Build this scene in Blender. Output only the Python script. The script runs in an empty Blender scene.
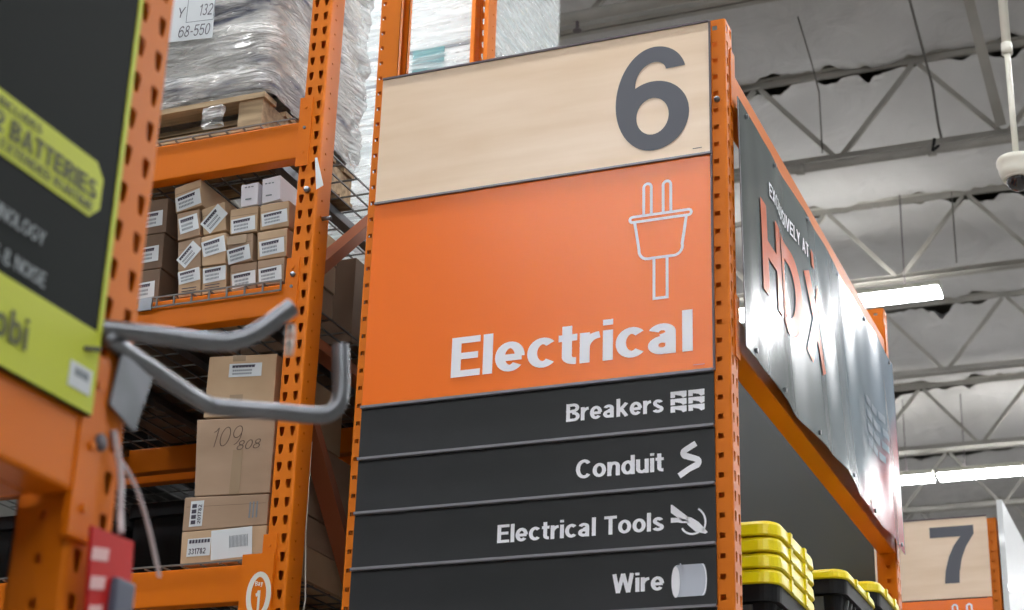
import bpy, bmesh, math, random
from math import pi, sin, cos, radians as R
from mathutils import Vector as V, Matrix, noise
from mathutils.geometry import tessellate_polygon

random.seed(7)
S = bpy.context.scene
COL = S.collection

# ---------------------------------------------------------------- camera
yaw, pitch, roll = R(-22.69), R(22.498), R(1.838)
Fw = V((sin(yaw)*cos(pitch), cos(yaw)*cos(pitch), sin(pitch)))
Rt = V((cos(yaw), -sin(yaw), 0)); Up = Rt.cross(Fw)
R2 = cos(roll)*Rt + sin(roll)*Up; U2 = -sin(roll)*Rt + cos(roll)*Up
cd = bpy.data.cameras.new('camera'); cam = bpy.data.objects.new('camera', cd); COL.objects.link(cam)
m = Matrix((R2, U2, -Fw)).transposed().to_4x4(); m.translation = (0, 0, 1.6)
cam.matrix_world = m
cd.sensor_width = 36; cd.lens = 1802.5/1024*36; cd.clip_end = 200
cd.dof.use_dof = True; cd.dof.focus_distance = 5.7; cd.dof.aperture_fstop = 5.2
S.camera = cam

# ---------------------------------------------------------------- world and exposure
w = bpy.data.worlds.new('world'); S.world = w; w.use_nodes = True
bg = w.node_tree.nodes['Background']
bg.inputs[0].default_value = (.93, .97, 1, 1); bg.inputs[1].default_value = .5
S.view_settings.view_transform = 'Standard'; S.view_settings.look = 'None'
S.view_settings.exposure = 0.52; S.view_settings.gamma = 1; S.view_settings.use_curve_mapping = False
LAMP = 38.0

# ---------------------------------------------------------------- materials
def lin(c): return tuple(((x/255)/12.92 if x <= 10 else (((x/255)+.055)/1.055)**2.4) for x in c)
def mat(name, rgb, rough=.5, metal=0, spec=.5, bump=None, var=None, emit=None, coat=0, alpha=None, coords='Object'):
    m = bpy.data.materials.new(name); m.use_nodes = True
    nt = m.node_tree; b = nt.nodes['Principled BSDF']; c = lin(rgb) + (1,)
    b.inputs['Base Color'].default_value = c
    b.inputs['Roughness'].default_value = rough; b.inputs['Metallic'].default_value = metal
    b.inputs['Specular IOR Level'].default_value = spec; b.inputs['Coat Weight'].default_value = coat; b.inputs['Coat Roughness'].default_value = .24 if coat > .5 else .03
    tc = nt.nodes.new('ShaderNodeTexCoord')
    def nz(scale, sc3, detail=4, dist=0):
        mp = nt.nodes.new('ShaderNodeMapping'); mp.inputs['Scale'].default_value = sc3
        nt.links.new(tc.outputs[coords], mp.inputs['Vector'])
        n = nt.nodes.new('ShaderNodeTexNoise'); n.inputs['Scale'].default_value = scale
        n.inputs['Detail'].default_value = detail; n.inputs['Distortion'].default_value = dist
        nt.links.new(mp.outputs[0], n.inputs['Vector']); return n
    if var:   # (scale, sc3, rgb2, lo, hi)
        n = nz(var[0], var[1]); r = nt.nodes.new('ShaderNodeValToRGB')
        r.color_ramp.elements[0].color = c; r.color_ramp.elements[1].color = lin(var[2]) + (1,)
        r.color_ramp.elements[0].position = var[3]; r.color_ramp.elements[1].position = var[4]
        nt.links.new(n.outputs[0], r.inputs[0]); nt.links.new(r.outputs[0], b.inputs['Base Color'])
    if bump:  # (scale, sc3, strength, dist)
        n = nz(bump[0], bump[1], 5, bump[4] if len(bump) > 4 else 0); bp = nt.nodes.new('ShaderNodeBump')
        bp.inputs['Strength'].default_value = bump[2]; bp.inputs['Distance'].default_value = bump[3]
        nt.links.new(n.outputs[0], bp.inputs['Height']); nt.links.new(bp.outputs[0], b.inputs['Normal'])
    if emit:
        b.inputs['Emission Color'].default_value = lin(emit[0]) + (1,); b.inputs['Emission Strength'].default_value = emit[1]
    if alpha: # film: noise driven opacity  (scale, sc3, lo, hi)
        n = nz(alpha[0], alpha[1], 6, .6); mr = nt.nodes.new('ShaderNodeMapRange')
        mr.inputs[1].default_value = .35; mr.inputs[2].default_value = .68
        mr.inputs[3].default_value = alpha[2]; mr.inputs[4].default_value = alpha[3]
        nt.links.new(n.outputs[0], mr.inputs[0]); nt.links.new(mr.outputs[0], b.inputs['Alpha'])
    return m

M = {}
M['orange'] = mat('orange_rack_paint', (224, 120, 18), .42, spec=.2, var=(6, (1, 1, .5), (216, 116, 16), .4, .7), bump=(18, (1, 1, 1), .08, .004))
M['orange_beam'] = mat('orange_beam_paint', (222, 116, 12), .38, spec=.22, bump=(9, (1, 1, 1), .10, .006))
M['brace'] = mat('brown_orange_brace_paint', (156, 88, 54), .5)  # darker, browner orange than the rack paint
M['wood'] = mat('light_maple_laminate', (246, 221, 193), .45, spec=.2, coat=.95, var=(2.2, (.9, 1, 7), (235, 206, 172), .35, .7))
M['sign_orange'] = mat('orange_sign_panel', (255, 121, 0), .45, spec=.15, coat=.75, bump=(2, (1, 1, 1), .03, .01))
M['sign_black'] = mat('charcoal_sign_panel', (46, 48, 51), .42, spec=.3, var=(3, (1, 1, 1), (41, 44, 46), .4, .6))
M['numeral'] = mat('slate_numeral_vinyl', (90, 93, 102), .5)
M['white_vinyl'] = mat('white_vinyl', (246, 248, 255), .5)
M['spool_grey'] = mat('pale_grey_vinyl', (190, 197, 210), .5)
M['trim'] = mat('grey_sign_channel', (128, 128, 134), .35, metal=.3)
M['dark_edge'] = mat('dark_grey_edge', (96, 88, 94), .5)
M['galv'] = mat('galvanised_steel', (132, 135, 141), .3, metal=.8, var=(12, (1, 1, 1), (120, 123, 128), .4, .6))
M['wire'] = mat('zinc_wire', (118, 118, 116), .45, metal=.5)
M['card'] = mat('brown_cardboard', (196, 168, 136), .75, var=(5, (1, 1, 1), (182, 154, 122), .35, .7))
M['card2'] = mat('grey_brown_cardboard', (172, 146, 122), .78, var=(4, (1, 1, 3), (160, 134, 110), .35, .7))
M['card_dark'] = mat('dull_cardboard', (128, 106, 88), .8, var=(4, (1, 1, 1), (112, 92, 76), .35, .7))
M['white_card'] = mat('white_carton_board', (232, 230, 238), .6)
M['tape'] = mat('packing_tape', (160, 138, 112), .25)
M['paper'] = mat('white_label_paper', (216, 222, 226), .6)
M['ink'] = mat('dark_printing_ink', (66, 62, 78), .6)
M['ink_grey'] = mat('faded_grey_ink', (120, 130, 138), .6)
M['marker'] = mat('pencil_marker', (88, 72, 62), .7)
M['pallet'] = mat('pallet_wood', (190, 166, 132), .8, var=(6, (1, 8, 8), (140, 118, 92), .35, .7))
M['ceil'] = mat('foil_faced_insulation', (200, 200, 201), .62, spec=.3, var=(.7, (1, .6, 1), (184, 184, 184), .35, .7), bump=(1.6, (1, 1, 1), .5, .12, 1.0))
M['deck_dark'] = mat('shadowed_roof_deck', (120, 116, 104), .8)
M['steel_white'] = mat('pale_painted_steel', (172, 170, 164), .55, var=(3, (1, 1, 1), (160, 158, 152), .4, .6))
M['dull_conduit'] = mat('dull_conduit', (104, 102, 98), .55)
M['lamp'] = mat('lit_lamp_diffuser', (255, 255, 255), .5, emit=((252, 253, 255), LAMP))
M['added_uplight'] = mat('added_ceiling_glow', (255, 255, 255), .5, emit=((255, 252, 246), LAMP*.42))  # glow added above the fixtures to brighten the ceiling
M['lamp_body'] = mat('white_lamp_housing', (215, 214, 200), .4)
M['cream'] = mat('cream_plastic', (226, 224, 212), .4)
M['dome'] = mat('smoked_dome', (22, 20, 26), .06, spec=.9, coat=.4)
M['floor'] = mat('polished_concrete', (146, 142, 136), .35, var=(1.5, (1, 1, 1), (130, 126, 120), .35, .7))
M['wall'] = mat('pale_wall_paint', (165, 165, 162), .8)
M['panel_grey'] = mat('charcoal_back_panel', (84, 88, 90), .6)
M['banner'] = None
M['yellow'] = mat('yellow_plastic', (255, 234, 0), .33, spec=.5)
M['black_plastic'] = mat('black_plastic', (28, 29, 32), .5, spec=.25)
M['grey_plastic'] = mat('grey_plastic', (92, 96, 96), .4)
M['lime'] = mat('lime_print', (196, 206, 44), .5)
M['near_black'] = mat('charcoal_board_print', (26, 31, 30), .6, spec=.12)
M['lime_ink'] = mat('olive_ink', (84, 88, 30), .5)
M['grey_ink'] = mat('grey_print', (150, 158, 162), .5)
M['red'] = mat('red_packaging', (206, 34, 32), .35, spec=.4)
M['pink'] = mat('pale_pink_print', (236, 190, 190), .5)
M['plum'] = mat('slate_blue_plastic', (86, 92, 110), .4)
M['film_clear'] = mat('clear_strap_plastic', (225, 220, 225), .15, spec=.8, alpha=(20, (1, 1, 1), .45, .75))
M['film'] = mat('stretch_wrap', (246, 247, 246), .1, spec=1, coat=.6, bump=(9, (.7, .7, 5), 1, .07, 1.5), alpha=(7, (.8, .8, 5), .1, .95))
M['film_side'] = mat('smooth_stretch_wrap', (248, 250, 250), .14, spec=1, bump=(7, (.5, 2.5, 6), .8, .03, .6), alpha=(6, (.6, 1, 6), .05, .55))
M['bag_mixed'] = mat('mixed_bagged_goods', (250, 250, 246), .5, var=(4.2, (.8, .8, 3.4), (70, 78, 112), .5, .62))
M['bag_pale'] = mat('pale_carton_board', (244, 250, 250), .5, var=(3, (.5, .5, 6), (222, 234, 236), .4, .65))
M['teal'] = mat('teal_print', (40, 132, 142), .5, var=(9, (.3, .3, 6), (120, 190, 194), .45, .7))
M['seam_grey'] = mat('grey_board_edge', (150, 160, 172), .5)
M['green'] = mat('green_print', (110, 158, 110), .5)
M['white_sheet'] = mat('white_painted_sheet', (222, 226, 228), .35, coat=.3)
M['orange_logo'] = mat('orange_logo_print', (226, 108, 66), .24, spec=.38)
M['small_print'] = mat('faint_banner_print', (136, 154, 170), .24, spec=.26)
M['copper'] = mat('cable_grey', (140, 134, 128), .5)

# glossy printed banner: dark grey fading to a teal and maroon artwork towards its lower far corner
def banner_mat():
    m = bpy.data.materials.new('glossy_banner_print'); m.use_nodes = True; nt = m.node_tree
    b = nt.nodes['Principled BSDF']; b.inputs['Roughness'].default_value = .22
    b.inputs['Specular IOR Level'].default_value = .26; b.inputs['Coat Weight'].default_value = 0; b.inputs['Coat Roughness'].default_value = .14
    tc = nt.nodes.new('ShaderNodeTexCoord'); sp = nt.nodes.new('ShaderNodeSeparateXYZ'); nt.links.new(tc.outputs['Object'], sp.inputs[0])
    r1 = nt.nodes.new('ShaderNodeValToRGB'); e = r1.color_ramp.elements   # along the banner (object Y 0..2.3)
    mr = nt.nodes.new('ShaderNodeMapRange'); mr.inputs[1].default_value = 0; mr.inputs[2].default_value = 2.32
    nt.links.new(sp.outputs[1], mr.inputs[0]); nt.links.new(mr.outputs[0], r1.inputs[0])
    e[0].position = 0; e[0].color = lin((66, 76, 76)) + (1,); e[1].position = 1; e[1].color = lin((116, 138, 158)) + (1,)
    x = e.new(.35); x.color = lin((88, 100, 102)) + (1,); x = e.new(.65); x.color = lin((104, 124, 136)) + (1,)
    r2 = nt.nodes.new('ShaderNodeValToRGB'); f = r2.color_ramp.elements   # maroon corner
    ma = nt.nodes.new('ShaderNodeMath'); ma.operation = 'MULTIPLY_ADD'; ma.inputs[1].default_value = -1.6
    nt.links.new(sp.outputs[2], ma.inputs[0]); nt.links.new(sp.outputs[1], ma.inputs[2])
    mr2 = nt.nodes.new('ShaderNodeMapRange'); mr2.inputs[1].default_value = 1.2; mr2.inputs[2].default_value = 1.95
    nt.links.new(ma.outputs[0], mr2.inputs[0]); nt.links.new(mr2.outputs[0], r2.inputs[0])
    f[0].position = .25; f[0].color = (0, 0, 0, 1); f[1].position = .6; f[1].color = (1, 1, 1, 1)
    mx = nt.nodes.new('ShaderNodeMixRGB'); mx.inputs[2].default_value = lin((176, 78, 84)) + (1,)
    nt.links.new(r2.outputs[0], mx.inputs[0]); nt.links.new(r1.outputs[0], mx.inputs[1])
    nt.links.new(mx.outputs[0], b.inputs['Base Color']); return m
M['banner'] = banner_mat()

# ---------------------------------------------------------------- mesh helpers
class MB:
    def __init__(s): s.v = []; s.f = []
    def add(s, vs, fs):
        n = len(s.v); s.v += [V(p) for p in vs]; s.f += [tuple(i+n for i in f) for f in fs]; return s
    def quad(s, a, b, c, d): return s.add([a, b, c, d], [(0, 1, 2, 3)])
    def box(s, x0, x1, y0, y1, z0, z1):
        vs = [(x, y, z) for x in (x0, x1) for y in (y0, y1) for z in (z0, z1)]
        return s.add(vs, [(0, 1, 3, 2), (4, 6, 7, 5), (0, 4, 5, 1), (2, 3, 7, 6), (0, 2, 6, 4), (1, 5, 7, 3)])
    def prism(s, poly, O, U, W, N, h):
        """poly of (u,w) in plane O+uU+wW extruded by h along N"""
        n = len(poly); a = [V(O)+V(U)*u+V(W)*q for u, q in poly]; b = [p+V(N)*h for p in a]
        k = len(s.v); s.v += a+b
        s.f += [tuple(k+n+i for i in range(n)), tuple(k+n-1-i for i in range(n))]
        s.f += [(k+i, k+(i+1) % n, k+n+(i+1) % n, k+n+i) for i in range(n)]; return s
    def bar(s, p, q, wx, wy, up=(0, 0, 1)):
        p = V(p); q = V(q); d = (q-p).normalized(); u = d.cross(V(up))
        if u.length < 1e-4: u = d.cross(V((1, 0, 0)))
        u.normalize(); t = u.cross(d)
        vs = [c+u*a*wx/2+t*b*wy/2 for c in (p, q) for a, b in ((-1, -1), (1, -1), (1, 1), (-1, 1))]
        return s.add(vs, [(3, 2, 1, 0), (4, 5, 6, 7), (0, 1, 5, 4), (1, 2, 6, 5), (2, 3, 7, 6), (3, 0, 4, 7)])
    def tube(s, pts, r, n=10, cap=True):
        pts = [V(p) for p in pts]; k = len(s.v); rs = r if isinstance(r, (list, tuple)) else [r]*len(pts); pu = None
        for i, p in enumerate(pts):
            d = (pts[min(i+1, len(pts)-1)]-pts[max(i-1, 0)]).normalized()
            if pu is None:
                pu = d.cross(V((0, 0, 1)))
                if pu.length < 1e-3: pu = d.cross(V((1, 0, 0)))
            u = (pu-d*pu.dot(d)).normalized(); pu = u; t = d.cross(u)
            s.v += [p+(u*cos(2*pi*j/n)+t*sin(2*pi*j/n))*rs[i] for j in range(n)]
        for i in range(len(pts)-1):
            for j in range(n):
                a = k+i*n+j; b = k+i*n+(j+1) % n; s.f.append((a, b, b+n, a+n))
        if cap: s.f += [tuple(k+n-1-j for j in range(n)), tuple(k+(len(pts)-1)*n+j for j in range(n))]
        return s
    def lathe(s, prof, c, n=24):
        k = len(s.v)
        for r, z in prof: s.v += [V((c[0]+r*cos(2*pi*j/n), c[1]+r*sin(2*pi*j/n), c[2]+z)) for j in range(n)]
        for i in range(len(prof)-1):
            for j in range(n):
                a = k+i*n+j; b = k+i*n+(j+1) % n; s.f.append((a, b, b+n, a+n))
        s.f += [tuple(k+j for j in range(n)), tuple(k+(len(prof)-1)*n+j for j in range(n))]; return s
    def grid(s, fn, nu, nv):
        k = len(s.v); s.v += [V(fn(i/nu, j/nv)) for j in range(nv+1) for i in range(nu+1)]
        s.f += [(k+j*(nu+1)+i, k+j*(nu+1)+i+1, k+(j+1)*(nu+1)+i+1, k+(j+1)*(nu+1)+i) for j in range(nv) for i in range(nu)]; return s
    def build(s, name, m, parent=None, smooth=False, bevel=0, loc=None, fix=True):
        off = V((0, 0, 0)); p = parent
        while p: off += V(p.location); p = p.parent
        if loc is not None and not parent: off = V(loc)
        me = bpy.data.meshes.new(name); me.from_pydata([v-off for v in s.v], [], s.f); me.materials.append(m)
        if fix or bevel:
            bm = bmesh.new(); bm.from_mesh(me)
            if fix: bmesh.ops.recalc_face_normals(bm, faces=bm.faces)
            if bevel:
                es = [e for e in bm.edges if len(e.link_faces) == 2 and e.calc_face_angle(0) > .6]
                bmesh.ops.bevel(bm, geom=es, offset=bevel, segments=2, affect='EDGES', profile=.6)
            bm.to_mesh(me); bm.free()
        if smooth:
            for q in me.polygons: q.use_smooth = True
        o = bpy.data.objects.new(name, me); COL.objects.link(o); o.parent = parent
        if loc is not None and not parent: o.location = loc
        return o

def tag(o, label=None, cat=None, group=None, kind=None):
    if label: o['label'] = label
    if cat: o['category'] = cat
    if group: o['group'] = group
    if kind: o['kind'] = kind
    return o
def thing(name, label, cat, loc=(0, 0, 0), group=None, rz=0):
    o = bpy.data.objects.new(name, None); COL.objects.link(o); o.location = loc; o.rotation_euler = (0, 0, rz)
    o.empty_display_size = .1
    return tag(o, label, cat, group)
def copy_tree(o, parent=None):
    c = o.copy(); COL.objects.link(c); c.parent = parent
    for ch in o.children: copy_tree(ch, c)
    return c
def copy_thing(o, loc, rz, label, group=None):
    c = copy_tree(o); c.location = loc; c.rotation_euler = (0, 0, rz); c['label'] = label
    if group: c['group'] = group
    return c

# ---------------------------------------------------------------- lettering (own stroke glyphs)
def arc(cx, cy, rx, ry, a0, a1, n=14): return [(cx+rx*cos(R(a0+(a1-a0)*i/n)), cy+ry*sin(R(a0+(a1-a0)*i/n))) for i in range(n+1)]
def glyph(ch, w, h):
    a = w/2; b = h/2; x = .74
    def bowl(cx, W, H): return arc(cx, H/2, W/2-a, H/2-b, 0, 360, 26)
    g = {
     'E': (.60, [[(a, 0), (a, 1)], [(0, 1-b), (.59, 1-b)], [(0, .52), (.55, .52)], [(0, b), (.60, b)]]),
     'F': (.57, [[(a, 0), (a, 1)], [(0, 1-b), (.57, 1-b)], [(0, .5), (.52, .5)]]),
     'T': (.60, [[(.30, 0), (.30, 1)], [(0, 1-b), (.60, 1-b)]]),
     'H': (.68, [[(a, 0), (a, 1)], [(.68-a, 0), (.68-a, 1)], [(0, .52), (.68, .52)]]),
     'I': (w, [[(a, 0), (a, 1)]]), 'l': (w, [[(a, 0), (a, 1)]]),
     'L': (.55, [[(a, 0), (a, 1)], [(0, b), (.55, b)]]),
     'D': (.70, [[(a, 0), (a, 1)], [(0, 1-b), (.32, 1-b)]+arc(.32, .5, .38-a, .5-b, 90, -90)+[(0, b)]]),
     'N': (.68, [[(a, 0), (a, 1)], [(.68-a, 0), (.68-a, 1)], [(a, 1), (.68-a, 0)]]),
     'M': (.84, [[(a, 0), (a, 1)], [(.84-a, 0), (.84-a, 1)], [(a, 1), (.42, 0), (.84-a, 1)]]),
     'A': (.74, [[(a, 0), (.37, 1)], [(.74-a, 0), (.37, 1)], [(.15, .28), (.6, .28)]]),
     'V': (.7, [[(a, 1), (.35, 0)], [(.7-a, 1), (.35, 0)]]),
     'Y': (.7, [[(a, 1), (.35, .4)], [(.7-a, 1), (.35, .4)], [(.35, .45), (.35, 0)]]),
     'X': (.7, [[(a, 0), (.7-a, 1)], [(a, 1), (.7-a, 0)]]),
     'O': (.76, [arc(.38, .5, .38-a, .5-b, 0, 360, 26)]),
     'C': (.72, [arc(.38, .5, .38-a, .5-b, 42, 318, 22)]),
     'G': (.75, [arc(.38, .5, .38-a, .5-b, 42, 340, 22), [(.72-a, .12), (.72-a, .46)], [(.42, .46), (.74, .46)]]),
     'U': (.68, [[(a, 1), (a, .3)]+arc(.34, .3, .34-a, .3-b, 180, 360)+[(.68-a, 1)]]),
     'R': (.66, [[(a, 0), (a, 1)], [(0, 1-b), (.38, 1-b)]+arc(.38, .73, .26-a, .27-b, 90, -90)+[(0, .46+b)], [(.3, .46), (.64-a, 0)]]),
     'P': (.64, [[(a, 0), (a, 1)], [(0, 1-b), (.38, 1-b)]+arc(.38, .7, .26-a, .3-b, 90, -90)+[(0, .4+b)]]),
     'B': (.68, [[(a, 0), (a, 1)], [(0, 1-b), (.36, 1-b)]+arc(.38, .755, .27-a, .245-b, 90, -90)+[(0, .52)], [(.36, .52)]+arc(.39, .265, .29-a, .265-b, 90, -90)+[(0, b)]]),
     'S': (.66, [arc(.33, .74, .30-a, .26-b, 20, 250, 14)[:]+arc(.33, .27, .33-a, .27-b, 75, -160, 14)]),
     'W': (1.0, [[(a, 1), (.265, 0)], [(.265, 0), (.5, 1)], [(.5, 1), (.735, 0)], [(.735, 0), (1.0-a, 1)]]),
     'i': (w, [[(a, 0), (a, x)], [(a, .86), (a, 1)]]),
     'n': (.58, [[(a, 0), (a, x)], [(a, x*.35)]+arc(.31, x-.24, .27-a, .24-b, 165, 0)+[(.58-a, 0)]]),
     'u': (.58, [[(.58-a, x), (.58-a, 0)], [(a, x), (a, .24)]+arc(.27, .24, .27-a, .24-b, 180, 340)]),
     'r': (.40, [[(a, 0), (a, x)], [(a, x*.45)]+arc(.40, .36, .40-a, x-.36-b, 170, 92, 8)]),
     'o': (.62, [bowl(.31, .62, x)]),
     'c': (.57, [arc(.31, x/2, .31-a, x/2-b, 45, 315, 20)]),
     'e': (.60, [[(a*.8, x*.47), (.60-a*.6, x*.47)], arc(.30, x/2, .30-a, x/2-b, -2, 318, 26)]),
     'd': (.62, [[(.62-a, 0), (.62-a, 1)], bowl(.30, .60, x)]),
     'b': (.62, [[(a, 0), (a, 1)], bowl(.32, .60, x)]),
     'y': (.6, [[(a, x), (.31, .05)], [(.6-a, x), (.30, 0), (.2, -.18), (.05, -.2)]]),
     'a': (.60, [arc(.27, x-.21, .26-a, .21-b, 165, 0, 12)+[(.53-a, 0)], arc(.27, .22, .27-a, .22-b, 55, 330, 18), [(.26, .40), (.53-a, .47)]]),
     'k': (.60, [[(a, 0), (a, 1)], [(a, .26), (.56-a*.6, x)], [(.24, .42), (.60-a, 0)]]),
     's': (.54, [arc(.27, .53, .24-a, .21-b, 15, 245, 12)+arc(.27, .20, .27-a, .20-b, 72, -165, 12)]),
     't': (.37, [[(.17, .95), (.17, .22)]+arc(.34, .20, .17, .20-b, 185, 275, 8), [(0, x-b), (.37, x-b)]]),
     '6': (.68, [arc(.34, .33, .34-a, .33-b, 0, 360, 30), arc(.40, .50, .40-a, .50-b, 198, 90, 16)+arc(.38, .70, .27-a*.9, .30-b, 86, 22, 8)]),
     '7': (.64, [[(0, 1-b*1.05), (.64, 1-b*1.05)], [(.60, .92), (.47, .74), (.36, .50), (.29, .25), (.27, 0)]]),
     '1': (.4, [[(.28, 0), (.28, 1)], [(.02, .78), (.16, .82), (.26, .98)]]),
     '2': (.6, [arc(.3, .7, .3-a, .3-b, 160, -30, 12)+[(a, b)], [(0, b), (.6, b)]]),
     '3': (.6, [arc(.28, .74, .27-a, .26-b, 150, -90, 12), arc(.28, .27, .30-a, .27-b, 90, -155, 12)]),
     '5': (.6, [[(.56, 1-b), (.1, 1-b), (.06, .5)]+arc(.29, .33, .31-a, .33-b, 125, -150, 14)]),
     '8': (.6, [arc(.3, .75, .25-a, .25-b, 0, 360), arc(.3, .27, .3-a, .27-b, 0, 360)]),
     '9': (.6, [arc(.3, .68, .28-a, .32-b, 0, 360), arc(.2, .5, .38-a, .5-b, 10, -80)]),
     '0': (.6, [arc(.3, .5, .3-a, .5-b, 0, 360, 22)]),
     '-': (.34, [[(.02, .42), (.32, .42)]]), '&': (.7, [arc(.3, .76, .18, .2, -60, 240), arc(.3, .27, .27, .25, 60, 330), [(.2, .6), (.66, 0)]]),
     ' ': (.28, []),
    }
    return g[ch]
def ribbon(mb, pts, w, h, T):
    """elliptical pen: half width w/2 horizontally, h/2 vertically; T maps (u,v)->3D"""
    P = [pts[0]]
    for p in pts[1:]:
        if (p[0]-P[-1][0])**2+(p[1]-P[-1][1])**2 > 1e-7: P.append(p)
    closed = (P[0][0]-P[-1][0])**2+(P[0][1]-P[-1][1])**2 < 1e-6 and len(P) > 4
    L = []
    for i in range(len(P)):
        if closed: q, r = P[(i-1) % (len(P)-1)], P[(i+1) % (len(P)-1)]
        else: q, r = P[max(i-1, 0)], P[min(i+1, len(P)-1)]
        tx, ty = r[0]-q[0], r[1]-q[1]; l = math.hypot(tx, ty) or 1; nx, ny = -ty/l, tx/l
        k = 1.0
        if 0 < i < len(P)-1 and not closed:
            d1 = (P[i][0]-q[0], P[i][1]-q[1]); l1 = math.hypot(*d1); n1 = (-d1[1]/l1, d1[0]/l1)
            k = 1/max(.45, n1[0]*nx+n1[1]*ny)
        a, b = w/2, h/2; e = math.sqrt((a*nx)**2+(b*ny)**2)
        ox, oy = a*a*nx/e*k, b*b*ny/e*k
        L.append((P[i], (ox, oy)))
    n = len(mb.v)
    for (px, py), (ox, oy) in L: mb.v += [T(px-ox, py-oy), T(px+ox, py+oy)]
    mb.f += [(n+2*i, n+2*i+2, n+2*i+3, n+2*i+1) for i in range(len(L)-1)]
def text_width(t, w, h, gap): return sum(glyph(c, w, h)[0]+gap for c in t)-gap
def text(mb, t, O, U, W, height, weight=.2, hw=.16, gap=.07, align='L', width=None, T=None, slant=0):
    tw = text_width(t, weight, hw, gap); sx = (width/(tw*height)) if width else 1.0
    if T is None:
        O, U, W = V(O), V(U), V(W); T = lambda u, v: O+U*u+W*v
    nst = 0; NN = V(U).cross(V(W)).normalized() if U is not None else None
    x = -tw if align == 'R' else (-tw/2 if align == 'C' else 0)
    for ch in t:
        adv, st = glyph(ch, weight, hw)
        for s in st:
            k0 = len(mb.v); ribbon(mb, s, weight, hw, lambda u, v, x=x: T((x+u+slant*v)*height*sx, v*height))
            nst += 1
            if NN is not None:
                for i in range(k0, len(mb.v)): mb.v[i] = mb.v[i]+NN*(.00012*(nst % 5))
        x += adv+gap
    return mb
XU, YU, ZU = V((1, 0, 0)), V((0, 1, 0)), V((0, 0, 1))
def flat_poly(mb, outer, hole, O, U, W, sx, sy):
    ps = [outer]+([hole] if hole else []); flat = [q for p in ps for q in p]; k = len(mb.v)
    mb.v += [V(O)+V(U)*(a*sx)+V(W)*(b*sy) for a, b in flat]
    for tr in tessellate_polygon([[V((a, b, 0)) for a, b in p] for p in ps]):
        a, b, d = [flat[i] for i in tr]
        if (b[0]-a[0])*(d[1]-a[1])-(b[1]-a[1])*(d[0]-a[0]) < 0: tr = tr[::-1]
        mb.f.append(tuple(k+i for i in tr))
    return mb
SIX = (arc(.365, .70, .293, .305, 14, 90, 12)+arc(.365, .47, .365, .535, 92, 180, 16)+arc(.35, .47, .35, .475, 183, 270, 16)+arc(.35, .33, .332, .335, -87, 120, 34)
       +arc(.365, .63, .182, .222, 178, 92, 12)+arc(.365, .762, .105, .09, 88, 4, 8))
SIX_HOLE = arc(.345, .325, .150, .176, 0, 350, 35)
SEVEN = [(0, 1), (0, .815), (.455, .815), (.35, .66), (.265, .46), (.205, .22), (.185, 0), (.40, 0), (.415, .20), (.455, .42), (.53, .63), (.655, .845), (.655, 1)]

# ---------------------------------------------------------------- perforated steel
P = .0555   # hole pitch
TEAR = [(-.0072, .0155), (.0072, .0155), (.0086, .009), (.0068, -.004), (.004, -.0145), (-.004, -.0145), (-.0068, -.004), (-.0086, .009)]
def sq(s): return [(-s, s), (s, s), (s, -s), (-s, -s)]
def perf(mb, O, U, W, N, width, cells, holes, t=.0025, pitch=P):
    """sheet in the U,W plane from O, holes = [(u centre, polygon)] in every cell, thickness t against N"""
    O, U, W, N = V(O), V(U), V(W), V(N)
    outer = [(0, 0), (width, 0), (width, pitch), (0, pitch)]
    polys = [outer]+[[(cu+a, pitch/2+b) for a, b in pg] for cu, pg in holes]
    flat = [q for p in polys for q in p]
    tris = tessellate_polygon([[V((a, b, 0)) for a, b in p] for p in polys])
    for c in range(cells):
        k = len(mb.v); Oc = O+W*(c*pitch)
        mb.v += [Oc+U*a+W*b for a, b in flat]+[Oc+U*a+W*b-N*t for a, b in flat]; n = len(flat)
        for tr in tris:
            a, b, d = [flat[i] for i in tr]
            s = (b[0]-a[0])*(d[1]-a[1])-(b[1]-a[1])*(d[0]-a[0])
            tr = tr if s > 0 else tr[::-1]
            mb.f += [tuple(k+i for i in tr), tuple(k+n+i for i in tr[::-1])]
        j = 4
        for _, pg in holes:
            m_ = len(pg); mb.f += [(k+j+i, k+j+(i+1) % m_, k+n+j+(i+1) % m_, k+n+j+i) for i in range(m_)]; j += m_
_colcache = {}
def column_mesh(height, W=.078, D=.088, sp=.0185, side=.0065, sideoff=.034, rnd=.007, lip=.018):
    """open C section: face with two rows of teardrops towards -y, sides with one row of small holes, lips at y=D"""
    mb = MB(); n = int(round(height/P)); H = n*P; h = W/2
    perf(mb, (-h+rnd, 0, 0), XU, ZU, -YU, W-2*rnd, n, [(h-rnd-sp, TEAR), (h-rnd+sp, TEAR)])
    perf(mb, (h, rnd, 0), YU, ZU, XU, D-rnd, n, [(sideoff-rnd, sq(side))])
    perf(mb, (-h, D, 0), -YU, ZU, -XU, D-rnd, n, [(D-sideoff, sq(side))])
    for sx in (1, -1):
        for i in range(4):
            a0, a1 = pi/2*i/4, pi/2*(i+1)/4
            p = [(sx*(h-rnd+rnd*sin(a)), rnd-rnd*cos(a)) for a in (a0, a1)]
            q = [(p[0][0], p[0][1], 0), (p[1][0], p[1][1], 0), (p[1][0], p[1][1], H), (p[0][0], p[0][1], H)]
            mb.quad(*(q if sx > 0 else q[::-1]))
        mb.box(min(sx*h, sx*(h-lip)), max(sx*h, sx*(h-lip)), D-.0025, D, 0, H)
        mb.box(min(sx*(h-lip), sx*(h-lip+.0025)), max(sx*(h-lip), sx*(h-lip+.0025)), D-.012, D, 0, H)
    return mb
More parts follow.
